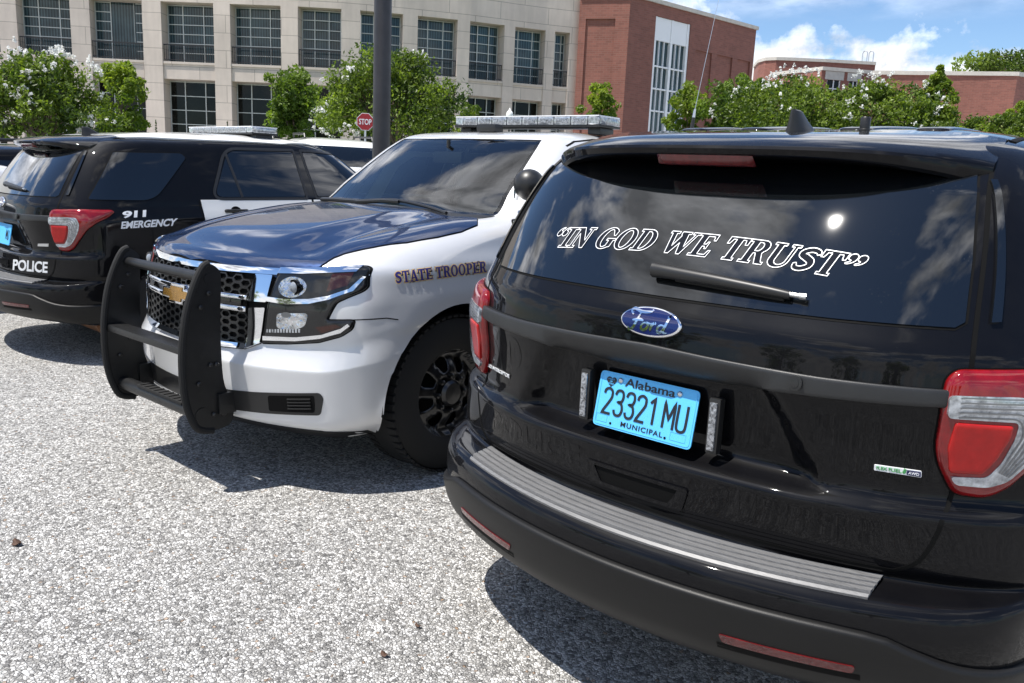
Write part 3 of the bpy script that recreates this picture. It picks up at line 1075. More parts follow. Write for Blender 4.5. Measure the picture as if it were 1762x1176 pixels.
def wheel(root, x, y, z, r, w, side, name='wheel', holes=6, rim='rim_black'):
    """tyre and steel rim; side +1 faces +x"""
    t = MB()
    rr = r * 0.565
    t.lathe([(rr, -w * .42), (rr + .03, -w * .48), (r * .86, -w * .5), (r * .96, -w * .44), (r, -w * .30), (r, w * .30), (r * .96, w * .44), (r * .86, w * .5), (rr + .03, w * .48), (rr, w * .42), (rr, -w * .42)], axis='X', n=48)
    for k in range(60):                       # tread blocks round the shoulder
        a = 2 * math.pi * k / 60
        for sx in (-1, 1):
            c = np.array([sx * w * .36, math.cos(a) * r * .992, math.sin(a) * r * .992])
            d = np.array([0, -math.sin(a), math.cos(a)])
            n = np.array([0, math.cos(a), math.sin(a)])
            e = np.array([1.0, 0, 0])
            q = [c + e * i * w * .115 + d * j * r * .032 + n * k2 * .006 for k2 in (-1, 1) for (i, j) in ((-1, -1), (1, -1), (1, 1), (-1, 1))]
            t.add(q, [(0, 1, 2, 3), (4, 7, 6, 5), (0, 4, 5, 1), (1, 5, 6, 2), (2, 6, 7, 3), (3, 7, 4, 0)])
    wh = t.build('wheel', 'rubber', root, 'auto')
    wh.location = (x, y, z)
    # rim: an annulus with trapezoid openings, pressed out at the spokes
    outer = arc(0, 0, rr, rr, 0, 352.5, 47)
    hl = []
    for k in range(holes):
        a = 360 / holes * k + 15
        hw = 360 / holes * 0.30
        hl.append(round_poly([(rr * .80 * math.cos(rad(a - hw)), rr * .80 * math.sin(rad(a - hw))), (rr * .84 * math.cos(rad(a)), rr * .84 * math.sin(rad(a))), (rr * .80 * math.cos(rad(a + hw)), rr * .80 * math.sin(rad(a + hw))),
                               (rr * .50 * math.cos(rad(a + hw * .62)), rr * .50 * math.sin(rad(a + hw * .62))), (rr * .50 * math.cos(rad(a - hw * .62)), rr * .50 * math.sin(rad(a - hw * .62)))], .03, 4))
    vs, fs = tri2d(outer, rr * .09, hl)
    rad_ = np.hypot(vs[:, 0], vs[:, 1]) / rr
    h = w * (0.40 - 0.17 * sstep(.99, .90, rad_) + 0.13 * sstep(.86, .52, rad_) - 0.07 * sstep(.42, .34, rad_))
    m = MB()
    m.add([(hh * side, v[0] * 1.0 if side > 0 else v[0], v[1]) for v, hh in zip(vs, h)], fs)
    rm = m.build('rim', rim, wh, True)
    md = rm.modifiers.new('thickness', 'SOLIDIFY')
    md.thickness = 0.012
    md.offset = -1 if side > 0 else 1
    b = MB()
    b.lathe([(rr * .95, -w * .3 * side), (rr * .95, -w * .12 * side)], axis='X', n=32)
    bb = b.build('brake_disc', 'underbody', wh, 'auto')
    c = MB()
    c.lathe([(rr * .30, w * .22 * side), (rr * .30, w * .40 * side), (rr * .24, w * .46 * side), (0.001, w * .47 * side)], axis='X', n=20)
    for k in range(holes):
        a = 2 * math.pi * k / holes
        c.lathe([(.014, w * .30 * side), (.014, w * .43 * side), (.006, w * .45 * side)], (0, math.cos(a) * rr * .40, math.sin(a) * rr * .40), 'X', 8)
    c.build('hub_cap', rim, wh, 'auto')
    return wh


def mirror_x(proj):
    """the same rays, mirrored to the vehicle's other side"""
    def f(a, b):
        o, d = proj(a, b)
        return o * np.array([-1, 1, 1]), d * np.array([-1, 1, 1])
    return f


def sp_edge(x):
    ax = abs(x)
    return 0.262 + 0.12 * ax * ax + 0.95 * ax ** 4


def build_suv(root, near, roof_paint='black_paint'):
    G, tq = loft(XL, XSUB, disp=xdisp)
    K, N = G.shape[:2]
    V = G.reshape(-1, 3)
    F = [tuple(f) for f in grid_faces(K, N)] + cap_faces((K - 1) * N, N)
    V, F = cut_arch(V, F, 0.98, 0.375, 0.42)
    V, F = cut_arch(V, F, 3.72, 0.375, 0.42)
    body = mesh_obj('body', V, F, 'black_paint', root)
    v = Vehicle(root, V, F)
    v.V0 = V
    # floor and wheel wells keep daylight from showing through
    m = MB()
    m.box((0, 2.45, .31), (1.50, 4.1, .06))
    for yy in (.98, 3.72):
        for s in (-1, 1):
            m.well(.425, s * .60, s * .955, (yy, .375))
    m.build('underbody', 'underbody', root)
    for yy in (.98, 3.72):
        for s in (-1, 1):
            wheel(root, s * .825, yy, .365, .365, .235, s, holes=8)
    # spoiler over the rear window
    xs = np.linspace(-.665, .665, 61)
    rows = []
    for x in xs:
        ax = abs(x)
        e = sp_edge(x)
        q = (ax / .665) ** 4
        zt = 1.612 - 0.028 * q
        th = 0.030 + 0.030 * q
        zr = lambda yy: (v.hit(v.top, min(ax, .64) * (1 if x >= 0 else -1), yy) if True else None)
        h1 = v.hit(v.top, x * .97, 0.80)
        h2 = v.hit(v.top, x * .97, 0.66)
        r = [(x * .97, .80, h1[2] - .004), (x * .97, .70, h1[2] - .014 + .010), (x * .985, e + .10, zt + .030), (x, e + .025, zt + .008), (x, e + .004, zt - .002), (x, e, zt - .010), (x, e + .006, zt - th * .8),
             (x, e + .018, zt - th), (x * .99, e + .10, zt - th - .004), (x * .98, e + .20, zt - th - .02)]
        rows.append(r)
    A = np.array(rows)
    n0, n1_ = A.shape[:2]
    vs = A.reshape(-1, 3)
    fs = [(i * n1_ + j, (i + 1) * n1_ + j, (i + 1) * n1_ + j + 1, i * n1_ + j + 1) for i in range(n0 - 1) for j in range(n1_ - 1)]
    fs += [tuple(range(n1_)), tuple((n0 - 1) * n1_ + j for j in range(n1_ - 1, -1, -1))]
    mm = MB().add(vs, fs)
    sp = mm.build('spoiler', 'black_paint', root, 'auto')
    # stop lamp under the spoiler's edge
    ls = []
    for x in np.linspace(-.145, .145, 15):
        e = sp_edge(x)
        ls.append([(x, e + .014, 1.584), (x * .96, e + .018, 1.560), (x * .96, e + .06, 1.556)])
    A = np.array(ls)
    MB().add(A.reshape(-1, 3), [(i * 3 + j, (i + 1) * 3 + j, (i + 1) * 3 + j + 1, i * 3 + j + 1) for i in range(14) for j in range(2)] + [tuple(range(3)), (42, 44, 43)]).build('high_stop_lamp', 'dark_red_lens', root, True)
    # rear window
    gw = [(-.690, 1.212), (-.45, 1.208), (0, 1.206), (.45, 1.208), (.690, 1.212), (.705, 1.225), (.685, 1.36), (.655, 1.50), (.632, 1.575), (.4, 1.582), (0, 1.585), (-.4, 1.582), (-.632, 1.575), (-.655, 1.50), (-.685, 1.36), (-.705, 1.225)]
    rw = v.patch('rear_window', v.rear, gw, 'dark_glass', .0035, h=.035)
    v.line('window_seal', v.rear, gw, .012, 'gap_black', .0012, h=.05, closed=True, parent=rw)
    # liftgate shut line
    for s in (-1, 1):
        g = [(s * .655, 1.600), (s * .700, 1.40), (s * .728, 1.21), (s * .738, 1.13), (s * .738, 1.02), (s * .735, .80), (s * .726, .73), (s * .700, .665), (s * .655, .632)]
        v.line('shut_line', v.rear, smooth_poly(g, 4, False), .009, 'gap_black', .0012, h=.03)
    v.line('shut_line', v.rear, [(-.655, .632), (.655, .632)], .008, 'gap_black', .0012, h=.04)
    # grey band across the liftgate
    top = [(-.722, 1.078), (-.45, 1.075), (-.18, 1.078), (0, 1.083), (.18, 1.078), (.45, 1.075), (.722, 1.078)]
    bot = [(.715, 1.040), (.45, 1.030), (.28, 1.026), (.22, 1.018), (0, 1.014), (-.22, 1.018), (-.28, 1.026), (-.45, 1.030), (-.715, 1.040)]
    v.patch('grey_band', v.rear, top + bot, 'grey_plastic', .016, h=.02, bulge=(.004, .010))
    # bumper: black textured lower part and step pad
    up = [(-.93, .545), (-.70, .522), (-.55, .505), (-.35, .512), (0, .516), (.35, .512), (.55, .505), (.70, .522), (.93, .545)]
    bump_pts = [(-1.02, .47), (-.90, .44), (-.80, .455), (-.70, .497), (-.55, .528), (-.3, .534), (0, .536), (.3, .534), (.55, .528), (.70, .497), (.80, .455), (.90, .44), (1.02, .47)]
    # laid round the corner with rays that run to the car's axis
    def wrap(a, z):
        th = a
        return np.array([math.sin(th) * 3.0, 0.95 - math.cos(th) * 3.0, z]), np.array([-math.sin(th), math.cos(th), 0.0])
    v.wrap = wrap
    bt = [(-1.45, .475), (-1.10, .455), (-.92, .452), (-.80, .466), (-.70, .500), (-.62, .522), (-.35, .526), (0, .526), (.35, .526), (.62, .522), (.70, .500), (.80, .466), (.92, .452), (1.10, .455), (1.45, .475)]
    bb = [(1.45, .285), (1.1, .305), (.75, .325), (.4, .335), (0, .335), (-.4, .335), (-.75, .325), (-1.1, .305), (-1.45, .285)]
    v.patch('lower_bumper', wrap, smooth_poly(bt, 3, False) + bb, 'bumper_plastic', .004, h=.011, bulge=(.015, .011))
    st = [(-.640, .602), (.640, .602)]
    rows = []
    for x in np.linspace(-.635, .635, 41):
        a = v.hit(v.top, x, -.060 + .33 * x * x)
        yo = -.066 + .33 * x * x
        yi = .040 + .30 * x * x + .05 * x ** 4
        prof = [(yo - .001, .586), (yo - .002, .593), (yo + .005, .599)]
        for k in range(4):
            t0 = yo + .012 + (yi - yo - .012) * k / 4
            t1 = yo + .012 + (yi - yo - .012) * (k + .80) / 4
            z0 = .599 + .010 * k / 4
            prof += [(t0, z0 - .006), (t0 + .002, z0 + .005), (t1, z0 + .006), (t1 + .001, z0 - .005)]
        prof += [(yi, .612)]
        rows.append([(x, p[0], p[1] + .002) for p in prof])
    A = np.array(rows)
    n0, n1_ = A.shape[:2]
    MB().add(A.reshape(-1, 3), [(i * n1_ + j, (i + 1) * n1_ + j, (i + 1) * n1_ + j + 1, i * n1_ + j + 1) for i in range(n0 - 1) for j in range(n1_ - 1)] + [tuple(range(n1_)), tuple((n0 - 1) * n1_ + j for j in range(n1_))]).build('bumper_step', 'step_metal', root, 'auto')
    for s in (-1, 1):
        rf = [(s * .335, .436), (s * .63, .440), (s * .625, .420), (s * .345, .414)]
        v.patch('rear_reflector', v.rear, round_poly([(a, b) for a, b in rf], .008), 'dark_red_lens', .022, h=.03, depth=.01)
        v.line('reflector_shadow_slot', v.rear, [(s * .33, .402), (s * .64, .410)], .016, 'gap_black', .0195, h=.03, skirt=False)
    # release recess in the lower liftgate
    hr = round_poly([(-.165, .722), (.165, .722), (.150, .655), (-.150, .655)], .012)
    v.patch('handle_frame', v.rear, hr, 'black_paint', .006, h=.03, holes=[round_poly([(-.135, .712), (.135, .712), (.108, .668), (-.108, .668)], .006)])
    v.patch('handle_recess', v.rear, round_poly([(-.135, .712), (.135, .712), (.108, .668), (-.108, .668)], .006), 'gap_black', .0015, h=.03)
    return v


# tail lamps: the whole red housing, then the clear insert and the inner red block (drawn on the corner itself)
def tail_lamp(v, proj, outer, rim_in, clear, inner, parent, name='tail_lamp'):
    t = v.patch(name, proj, outer, 'red_lens', .010, h=8, bulge=(.022, .035), parent=parent)
    return t
def suv_common(v, root):
    w = v.wrap
    for s in (1, -1):
        pj = w if s > 0 else mirror_x(w)
        outer = [(.772, 1.125), (.750, 1.102), (.744, 1.05), (.750, .945), (.764, .90), (.806, .830), (.87, .826), (.91, .855), (.95, .915), (1.0, .990), (1.06, 1.042), (1.13, 1.080), (1.170, 1.118), (1.15, 1.132), (.96, 1.134)]
        tl = v.patch('tail_lamp', pj, round_poly(outer, .02), 'red_lens', .008, h=.013, bulge=(.020, .035))
        q = [(p, r) for p, r in ((.752, 1.082),)]
        # frame groove between the lamp and the gate
        v.line('lamp_seam', pj, round_poly(outer, .02), .007, 'gap_black', .0015, h=.02, closed=True, parent=tl)
        clear = [(.752, 1.068), (.880, 1.072), (.945, 1.068), (.962, 1.030), (.955, .985), (.930, .925), (.900, .880), (.865, .862), (.800, .862), (.785, .882), (.858, .886), (.880, .925), (.893, .985), (.893, 1.022), (.752, 1.022)]
        v.patch('clear_insert', pj, round_poly(clear, .012), 'clear_lens', .0300, h=.014, depth=-.016, parent=tl)
        for k in range(5):
            zz = 1.064 - k * .0095
            v.line('insert_rib', pj, round_poly([(.756, zz), (.885 + .045 - k * .009, zz + .003), (.952 - k * .011, zz - .03), (.936 - k * .010, .955), (.89 - k * .004, .875 + k * .002)], .03)[3:-3], .0030, 'lamp_rib', .0318, h=.012, skirt=False, parent=tl)
        inner = [(.770, 1.014), (.884, 1.014), (.884, .985), (.868, .930), (.848, .894), (.782, .892), (.768, .95)]
        v.patch('inner_red_block', pj, round_poly(inner, .008), 'bright_red_lens', .0300, h=.014, depth=-.016, bulge=(.004, .01), parent=tl)
        # side: quarter window, doors' windows
        sd = v.side if s > 0 else v.side_l
        qg = [(.40, 1.205, .02), (.85, 1.205, .10), (1.165, 1.530, .05), (1.13, 1.562, .04), (.625, 1.545, .01)]
        v.patch('quarter_window', sd, round_poly(qg, .03, 6), 'dark_glass', .003, h=.04)
        v.line('window_seal', sd, round_poly(qg, .03, 6), .014, 'gap_black', .0012, h=.03, closed=True)
        rd = [(1.335, 1.235, .08), (2.175, 1.245, .02), (2.150, 1.618, .02), (1.53, 1.600, .08)]
        v.patch('rear_door_window', sd, round_poly(rd, .03, 6), 'dark_glass', .003, h=.04)
        v.line('window_frame', sd, round_poly([(1.31, 1.218, .10), (2.19, 1.230, .01), (2.165, 1.636, .01), (1.51, 1.618, .10)], .03, 6), .022, 'black_plastic', .0045, h=.03, closed=True)
        v.line('window_divider', sd, [(1.575, 1.238), (1.505, 1.59)], .022, 'black_plastic', .0055, h=.03)
        fd = [(2.300, 1.250, .02), (3.02, 1.275, .04), (2.66, 1.610, .05), (2.255, 1.622, .02)]
        v.patch('front_door_window', sd, round_poly(fd, .03, 6), 'dark_glass', .003, h=.04)
        v.line('window_frame', sd, round_poly([(2.285, 1.234, .01), (3.06, 1.26, .03), (2.67, 1.628, .06), (2.238, 1.638, .01)], .03, 6), .020, 'black_plastic', .0045, h=.03, closed=True)
        v.patch('pillar_trim', sd, [(2.185, 1.235), (2.290, 1.238), (2.245, 1.630), (2.160, 1.626)], 'ceramic_black', .0025, h=.04)
        # pillar strip beside the rear window
        v.patch('pillar_strip', pj, [(.950, 1.542), (.968, 1.542), (.874, 1.228), (.852, 1.226)], 'dark_glass', .009, h=.012)
        v.line('roof_ditch_moulding', v.top, [(s * .655, .72), (s * .640, 1.0), (s * .640, 2.0), (s * .60, 2.5)], .016, 'gap_black', .003, h=.05)
        for xx in (.17, .40):
            v.patch('roof_rib', v.top, round_poly([(s * (xx - .05), .90), (s * (xx + .05), .90), (s * (xx + .05), 2.4), (s * (xx - .05), 2.4)], .04), 'black_paint', .0, h=.05, bulge=(.008, .03))
        v.line('door_shut_line', sd, [(1.20, 1.21), (1.235, .85), (1.36, .60), (1.43, .42), (1.43, .32)], .007, 'gap_black', .0014, h=.03)
        v.line('door_shut_line', sd, [(2.23, 1.235), (2.245, .9), (2.24, .32)], .007, 'gap_black', .0014, h=.03)
        v.line('sill_trim', sd, [(1.45, .37), (3.25, .37)], .14, 'bumper_plastic', .004, h=.06)
    # badge: an oval with a script on it
    ov = [(0.094 * math.cos(a), 1.138 + .0385 * math.sin(a)) for a in np.linspace(0, 2 * math.pi, 48, endpoint=False)]
    bd = v.patch('oval_badge', v.rear, ov, 'chrome', .006, h=.012, bulge=(.006, .012))
    ov2 = [(0.087 * math.cos(a), 1.138 + .0325 * math.sin(a)) for a in np.linspace(0, 2 * math.pi, 48, endpoint=False)]
    v.patch('badge_field', v.rear, ov2, 'badge_blue', .0125, h=.012, parent=bd)
    scr = [[(-.052, 1.150), (-.060, 1.158), (-.052, 1.164), (-.030, 1.159), (-.004, 1.161), (.004, 1.166)],
           [(-.030, 1.158), (-.038, 1.138), (-.048, 1.117), (-.058, 1.112), (-.063, 1.119)],
           [(-.052, 1.137), (-.030, 1.141), (-.018, 1.139)],
           [(-.010, 1.136), (-.020, 1.130), (-.022, 1.120), (-.014, 1.116), (-.005, 1.122), (-.002, 1.132), (-.010, 1.136), (.006, 1.134)],
           [(.010, 1.137), (.006, 1.117)], [(.007, 1.127), (.016, 1.137), (.022, 1.135)],
           [(.046, 1.134), (.036, 1.135), (.028, 1.127), (.030, 1.117), (.038, 1.117), (.046, 1.127), (.058, 1.157), (.048, 1.128), (.048, 1.117), (.057, 1.118)]]
    vs, fs = [], []
    for c in scr:
        q = smooth_poly(c, 5, False)
        tp = [0.55 + .6 * math.sin(math.pi * i / (len(q) - 1)) for i in range(len(q))]
        a, b = strip2d(q, .0062, False, tp)
        o = len(vs)
        vs += list(a)
        fs += [tuple(o + i for i in f) for f in b]
    v.lay('badge_script', v.rear, vs, fs, .0140, 'chrome', bd, depth=-.011)
    # lock barrel on the band
    lk = v.patch('lock_barrel', v.rear, [(.407 + .016 * math.cos(a), 1.055 + .016 * math.sin(a)) for a in np.linspace(0, 2 * math.pi, 20, endpoint=False)], 'black_plastic', .031, h=.008, depth=-.02)
    v.patch('lock_core', v.rear, [(.407 + .009 * math.cos(a), 1.055 + .009 * math.sin(a)) for a in np.linspace(0, 2 * math.pi, 16, endpoint=False)], 'rim_black', .0325, h=.006, depth=-.03, parent=lk)
    # rear wiper
    def hp(a, b, o): return v.hit(v.px, a, b, o) if False else v.hit(v.rear, a, b, o)
    pts = [hp(-.035, 1.262, .022), hp(.02, 1.259, .026), hp(.15, 1.253, .026), hp(.28, 1.246, .022), hp(.345, 1.242, .018)]
    m = MB()
    m.tube(smooth_poly(pts, 5, False), [.0215 - .011 * i / 20 for i in range(21)], 14)
    wp = m.build('rear_wiper', 'black_plastic', root, 'auto')
    for p in wp.data.vertices:
        pass
    m = MB()
    m.tube([hp(.03, 1.250, .007), hp(.33, 1.236, .007)], .006, 8)
    m.build('wiper_blade', 'rubber', wp, 'auto')
    m = MB()
    m.tube([hp(.335, 1.243, .022), hp(.372, 1.2415, .022)], .0065, 10)
    m.tube([hp(.368, 1.2415, .022), hp(.384, 1.241, .022)], .0085, 10)
    m.build('washer_nozzle', 'bright_metal', wp, 'auto')
    # tow loop and exhaust ends under the bumper
    for s in (-1, 1):
        m = MB()
        m.tube([(s * .50, .13 if s < 0 else .22, .318 if s < 0 else .345), (s * .50, .55, .345)], .030, 14)
        m.build('exhaust_pipe', 'bright_metal', root, 'auto')
    m = MB()
    m.tube([(.40, .52, .275), (.80, .52, .275)], .085, 18)
    m.build('muffler', 'exhaust_rust', root, 'auto')
    m = MB()
    m.box((0, .35, .30), (.5, .3, .05))
    m.build('tow_bracket', 'underbody', root)
    # shark fin
    b = v.hit(v.top, *FIN)
    y0, z0 = b[1], b[2]
    secs = []
    for (yy, hw, zt) in ((-.105, .012, .0), (-.085, .028, .030), (-.050, .034, .066), (-.012, .034, .088), (.020, .030, .098), (.040, .022, .094), (.056, .014, .06), (.062, .008, .0)):
        pass
    prof = [(0, .046), (.12, .040), (.3, .030), (.55, .022), (.8, .017), (.94, .013), (1.0, .005)]
    rows = []
    for (t_, hw) in prof:
        zz = t_ * .072
        y_r = -.060 + .004 * t_                # rear edge
        y_f = .205 - .205 * t_ ** 0.50         # front edge, hollow
        ring = []
        for k in range(20):
            a = 2 * math.pi * k / 20
            cy = (y_r + y_f) / 2 + (y_f - y_r) / 2 * math.sin(a)
            ring.append((b[0] + hw * math.cos(a) * (1.0 if t_ > .1 else 1.05), y0 + cy, z0 - .006 + zz))
        rows.append(ring)
    A = np.array(rows)
    vs = A.reshape(-1, 3)
    fs = [(i * 20 + k, i * 20 + (k + 1) % 20, (i + 1) * 20 + (k + 1) % 20, (i + 1) * 20 + k) for i in range(len(prof) - 1) for k in range(20)] + [tuple((len(prof) - 1) * 20 + k for k in range(20))]
    MB().add(vs, fs).build('shark_fin_antenna', 'black_plastic', root, 'auto')


FIN = (.075, .72)


def plate(v, root, number, full):
    """blue licence plate standing a little off the gate"""
    PC = np.array([-.006, .086, .899])
    t_ = .195
    uz = np.array([0, math.sin(t_), math.cos(t_)])
    un = np.array([0, -math.cos(t_), math.sin(t_)])
    def P3(a, b, o=0.0): return PC + np.array([a, 0, 0]) + uz * b + un * o
    W_, H_ = .157, .0785
    def flat(name, vs, fs, o, th, mat, par):
        n = len(vs)
        m = MB()
        f0 = [tuple(f) for f in fs]
        cnt = {}
        for f in f0:
            for i in range(len(f)):
                e = (f[i], f[(i + 1) % len(f)])
                cnt.setdefault(tuple(sorted(e)), []).append(e)
        bed = [e[0] for e in cnt.values() if len(e) == 1]
        V_ = [P3(a, b, o) for a, b in vs] + [P3(a, b, o - th) for a, b in vs]
        m.add(V_, f0 + [(e[1], e[0], n + e[0], n + e[1]) for e in bed])
        return m.build(name, mat, par, False)
    out = round_poly([(-W_, -H_), (W_, -H_), (W_, H_), (-W_, H_)], .014, 5)
    vs, fs = tri2d(out, .03)
    pl = flat('licence_plate', vs, fs, 0, .004, 'plate_blue', root)
    sv, sf = strip2d(round_poly([(-W_ + .006, -H_ + .006), (W_ - .006, -H_ + .006), (W_ - .006, H_ - .006), (-W_ + .006, H_ - .006)], .010, 4), .0022, True)
    flat('plate_rim', sv, sf, .0014, .0012, 'plate_blue', pl)
    def word(txt, x0, x1, y0, y1, off, nm='plate_lettering', sp=1.0):
        a, f, _ = text2d(txt, off, sp)
        flat(nm, a * [x1 - x0, y1 - y0] + [x0, y0], f, .0016, .0014, 'plate_ink', pl)
    G_ = {'2': [[(0, .78), (.04, .92), (.25, 1), (.46, .92), (.5, .76), (.44, .58), (.05, .1), (0, 0), (.52, 0)]],
          '3': [[(0, .80), (.08, .95), (.25, 1), (.43, .95), (.5, .77), (.42, .58), (.22, .53), (.42, .48), (.52, .27), (.44, .06), (.25, 0), (.07, .05), (0, .20)]],
          '1': [[(.05, .80), (.25, 1), (.25, 0)]],
          'M': [[(0, 0), (0, 1), (.33, .35), (.66, 1), (.66, 0)]],
          'U': [[(0, 1), (0, .25), (.08, .05), (.27, 0), (.46, .05), (.54, .25), (.54, 1)]]}
    x = -.132 if full else .05
    for ch in (number):
        if ch == ' ':
            x += .021
            continue
        wch = {'1': .019, 'M': .034, 'U': .030}.get(ch, .0295)
        for st in G_[ch]:
            xm = max(p[0] for p in st) or 1
            pts = [(x + p[0] / xm * (wch - .003), -.0385 + p[1] * .071) for p in st]
            q = smooth_poly(pts, 5, False) if ch in '23U' else resample(pts, .01, False)
            if ch == '2':
                q = smooth_poly(pts[:7], 5, False) + [np.array(pts[7]), np.array(pts[8])]
            a, f = strip2d(q, .0072, False)
            flat('plate_number', a, f, .0018, .0016, 'plate_ink', pl)
        x += wch + .0075
    if full:
        word('Alabama', -.072, .086, .0475, .0705, .012)
        word('MUNICIPAL', -.064, .070, -.0650, -.0510, .006, sp=1.15)
        hs = [(-.1175 + .0155 * (math.sin(a) ** 3) * 1.05, .0525 + .0155 * (13 * math.cos(a) - 5 * math.cos(2 * a) - 2 * math.cos(3 * a) - math.cos(4 * a)) / 15) for a in np.linspace(0, 2 * math.pi, 32, endpoint=False)]
        a, f = tri2d(hs[::-1], .008)
        h_ = flat('heart_emblem', a, f, .0014, .0012, 'plate_ink', pl)
        for txt, yy, ww in (('HEART', .0560, .021), ('OF', .0495, .008), ('DIXIE', .0435, .018)):
            a, f, _ = text2d(txt, .0)
            flat('emblem_lettering', a * [ww, .0045] + [-.1175 - ww / 2, yy], f, .0022, .0005, 'plate_blue', h_)
        for (sx, sy) in ((-.088, .060), (.100, .060)):
            m = MB()
            ring = lambda r, o: [P3(sx + r * math.cos(q), sy + r * math.sin(q), o) for q in np.linspace(0, 2 * math.pi, 14, endpoint=False)]
            vv = ring(.0075, .0) + ring(.0070, .003) + ring(.003, .0042)
            m.add(vv, [(i * 14 + k, i * 14 + (k + 1) % 14, (i + 1) * 14 + (k + 1) % 14, (i + 1) * 14 + k) for i in range(2) for k in range(14)] + [tuple(28 + k for k in range(14))])
            m.build('plate_screw', 'bright_metal', pl, True)
        for (sx, sy) in ((-.098, -.064), (.078, -.064)):
            a, f = tri2d([(sx + .0036 * math.cos(q), sy + .0036 * math.sin(q)) for q in np.linspace(0, 2 * math.pi, 12, endpoint=False)], .004)
            flat('plate_hole', a, f, .0012, .001, 'gap_black', pl)
        for (sx0, sx1) in ((-.148, -.112), (.092, .138)):
            sv, sf = strip2d([(sx0, -.064), (sx1, -.064), (sx1, -.043), (sx0, -.043)], .0012, True)
            flat('sticker_frame', sv, sf, .0010, .0008, 'plate_blue', pl)
    return pl


# ---- the near one
near = thing('police_suv', 'glossy black police SUV seen from behind, with IN GOD WE TRUST on its rear window', 'suv', group='parked police vehicles')
vn = build_suv(near, True)
suv_common(vn, near)
plate(vn, near, '23321 MU', True)
for s in (-1, 1):
    ls = MB()
    yb = .094
    ls.box((s * .204, yb, .898), (.034, .030, .150), bev=.010)
    o = ls.build('strobe_light', 'black_plastic', near, 'auto')
    l2 = MB()
    l2.box((s * .204, yb - .0155, .898), (.020, .010, .128), bev=.004)
    l2.build('strobe_lens', 'light_strip', o, 'auto')
    o.rotation_euler = (0, 0, 0)
# window motto: white outlines filled with grey
ln, asp = serif_line('““IN GOD WE TRUST””', slant=.30, gap=-.015, space=.42)


def motto(p):
    p = np.asarray(p, float)
    x = -.442 + p[..., 0] * (.484 + .442)
    q = 4 * p[..., 0] * (1 - p[..., 0])
    z0 = 1.293 + .022 * q
    z1 = 1.351 + .022 * q
    return np.stack([x, z0 + (z1 - z0) * p[..., 1]], -1)


for (o_, hs_) in ln:
    a, f = tri2d(motto(np.array(resample(o_, .004))), .008, [motto(np.array(resample(q, .004))) for q in hs_])
    vn.lay('motto_fill', vn.rear, a, f, .0050, 'grey_vinyl', depth=.001, skirt=False)
for (o_, hs_) in ln:
    for c in [o_] + hs_:
        a, f = strip2d(resample(motto(np.array(resample(c, .01))), .004), .0019, True)
        vn.lay('motto_outline', vn.rear, a, f, .0056, 'white_vinyl', depth=.001, skirt=False)
# small badges and the ghost letters in black on black
b = vn.patch('fuel_badge', vn.px, round_poly([(1504.5, 799), (1585.5, 810.5), (1585, 821.5), (1503.5, 808.5)], 2), 'white_vinyl', .003, h=6)
lay_text(vn, 'badge_lettering', vn.px, 'FLEX FUEL', [(1508, 801.5), (1551, 807.3), (1551, 813.5), (1507.5, 806.5)], 'green_vinyl', .0045, .01, parent=b)
vn.patch('leaf_mark', vn.px, [(1552, 812), (1556, 806), (1559.5, 807.5), (1558, 812.5), (1555, 815)], 'green_vinyl', .0042, h=4, parent=b)
vn.patch('drive_badge', vn.px, round_poly([(1560, 808.2), (1584, 811.6), (1583.5, 820.3), (1559.5, 816.5)], 1.5), 'badge_blue', .0040, h=6, parent=b)
lay_text(vn, 'badge_lettering', vn.px, 'AWD', [(1563, 810.8), (1581, 813.5), (1580.5, 818), (1562, 815)], 'white_vinyl', .0050, .015, parent=b)
b = vn.patch('name_badge', vn.px, [(834.5, 621), (879, 644.5), (878, 652.5), (834, 628.5)], 'black_plastic', .002, h=8)
lay_text(vn, 'badge_lettering', vn.px, 'POLICE INTERCEPTOR', [(836, 623), (878, 645.2), (877.2, 650.8), (835.5, 627.8)], 'white_vinyl', .0035, .006, parent=b)
lay_text(vn, 'raised_lettering', vn.rear, 'SPD', [(-.66, 1.015), (-.475, 1.015), (-.475, .905), (-.66, .905)], 'black_paint', .0008, .02)
lay_text(vn, 'raised_lettering', vn.rear, 'POLICE', [(-.62, .760), (-.19, .752), (-.19, .690), (-.62, .690)], 'black_paint', .0008, .02)
lay_text(vn, 'raised_lettering', vn.rear, '911', [(.235, .760), (.345, .760), (.345, .690), (.235, .690)], 'black_paint', .0008, .03)
lay_text(vn, 'raised_lettering', vn.rear, 'EMERGENCY', [(.36, .752), (.66, .752), (.66, .705), (.36, .705)], 'black_paint', .0008, .02)
# stub aerial on the roof
b = vn.hit(vn.px, 1487, 228)
if b is not None:
    m = MB().lathe([(.017, -.01), (.017, .008), (.0145, .010), (.0145, .040), (.012, .044), (0.001, .045)], tuple(b), 'Z', 20)
    m.build('stub_aerial', 'black_plastic', near, 'auto')

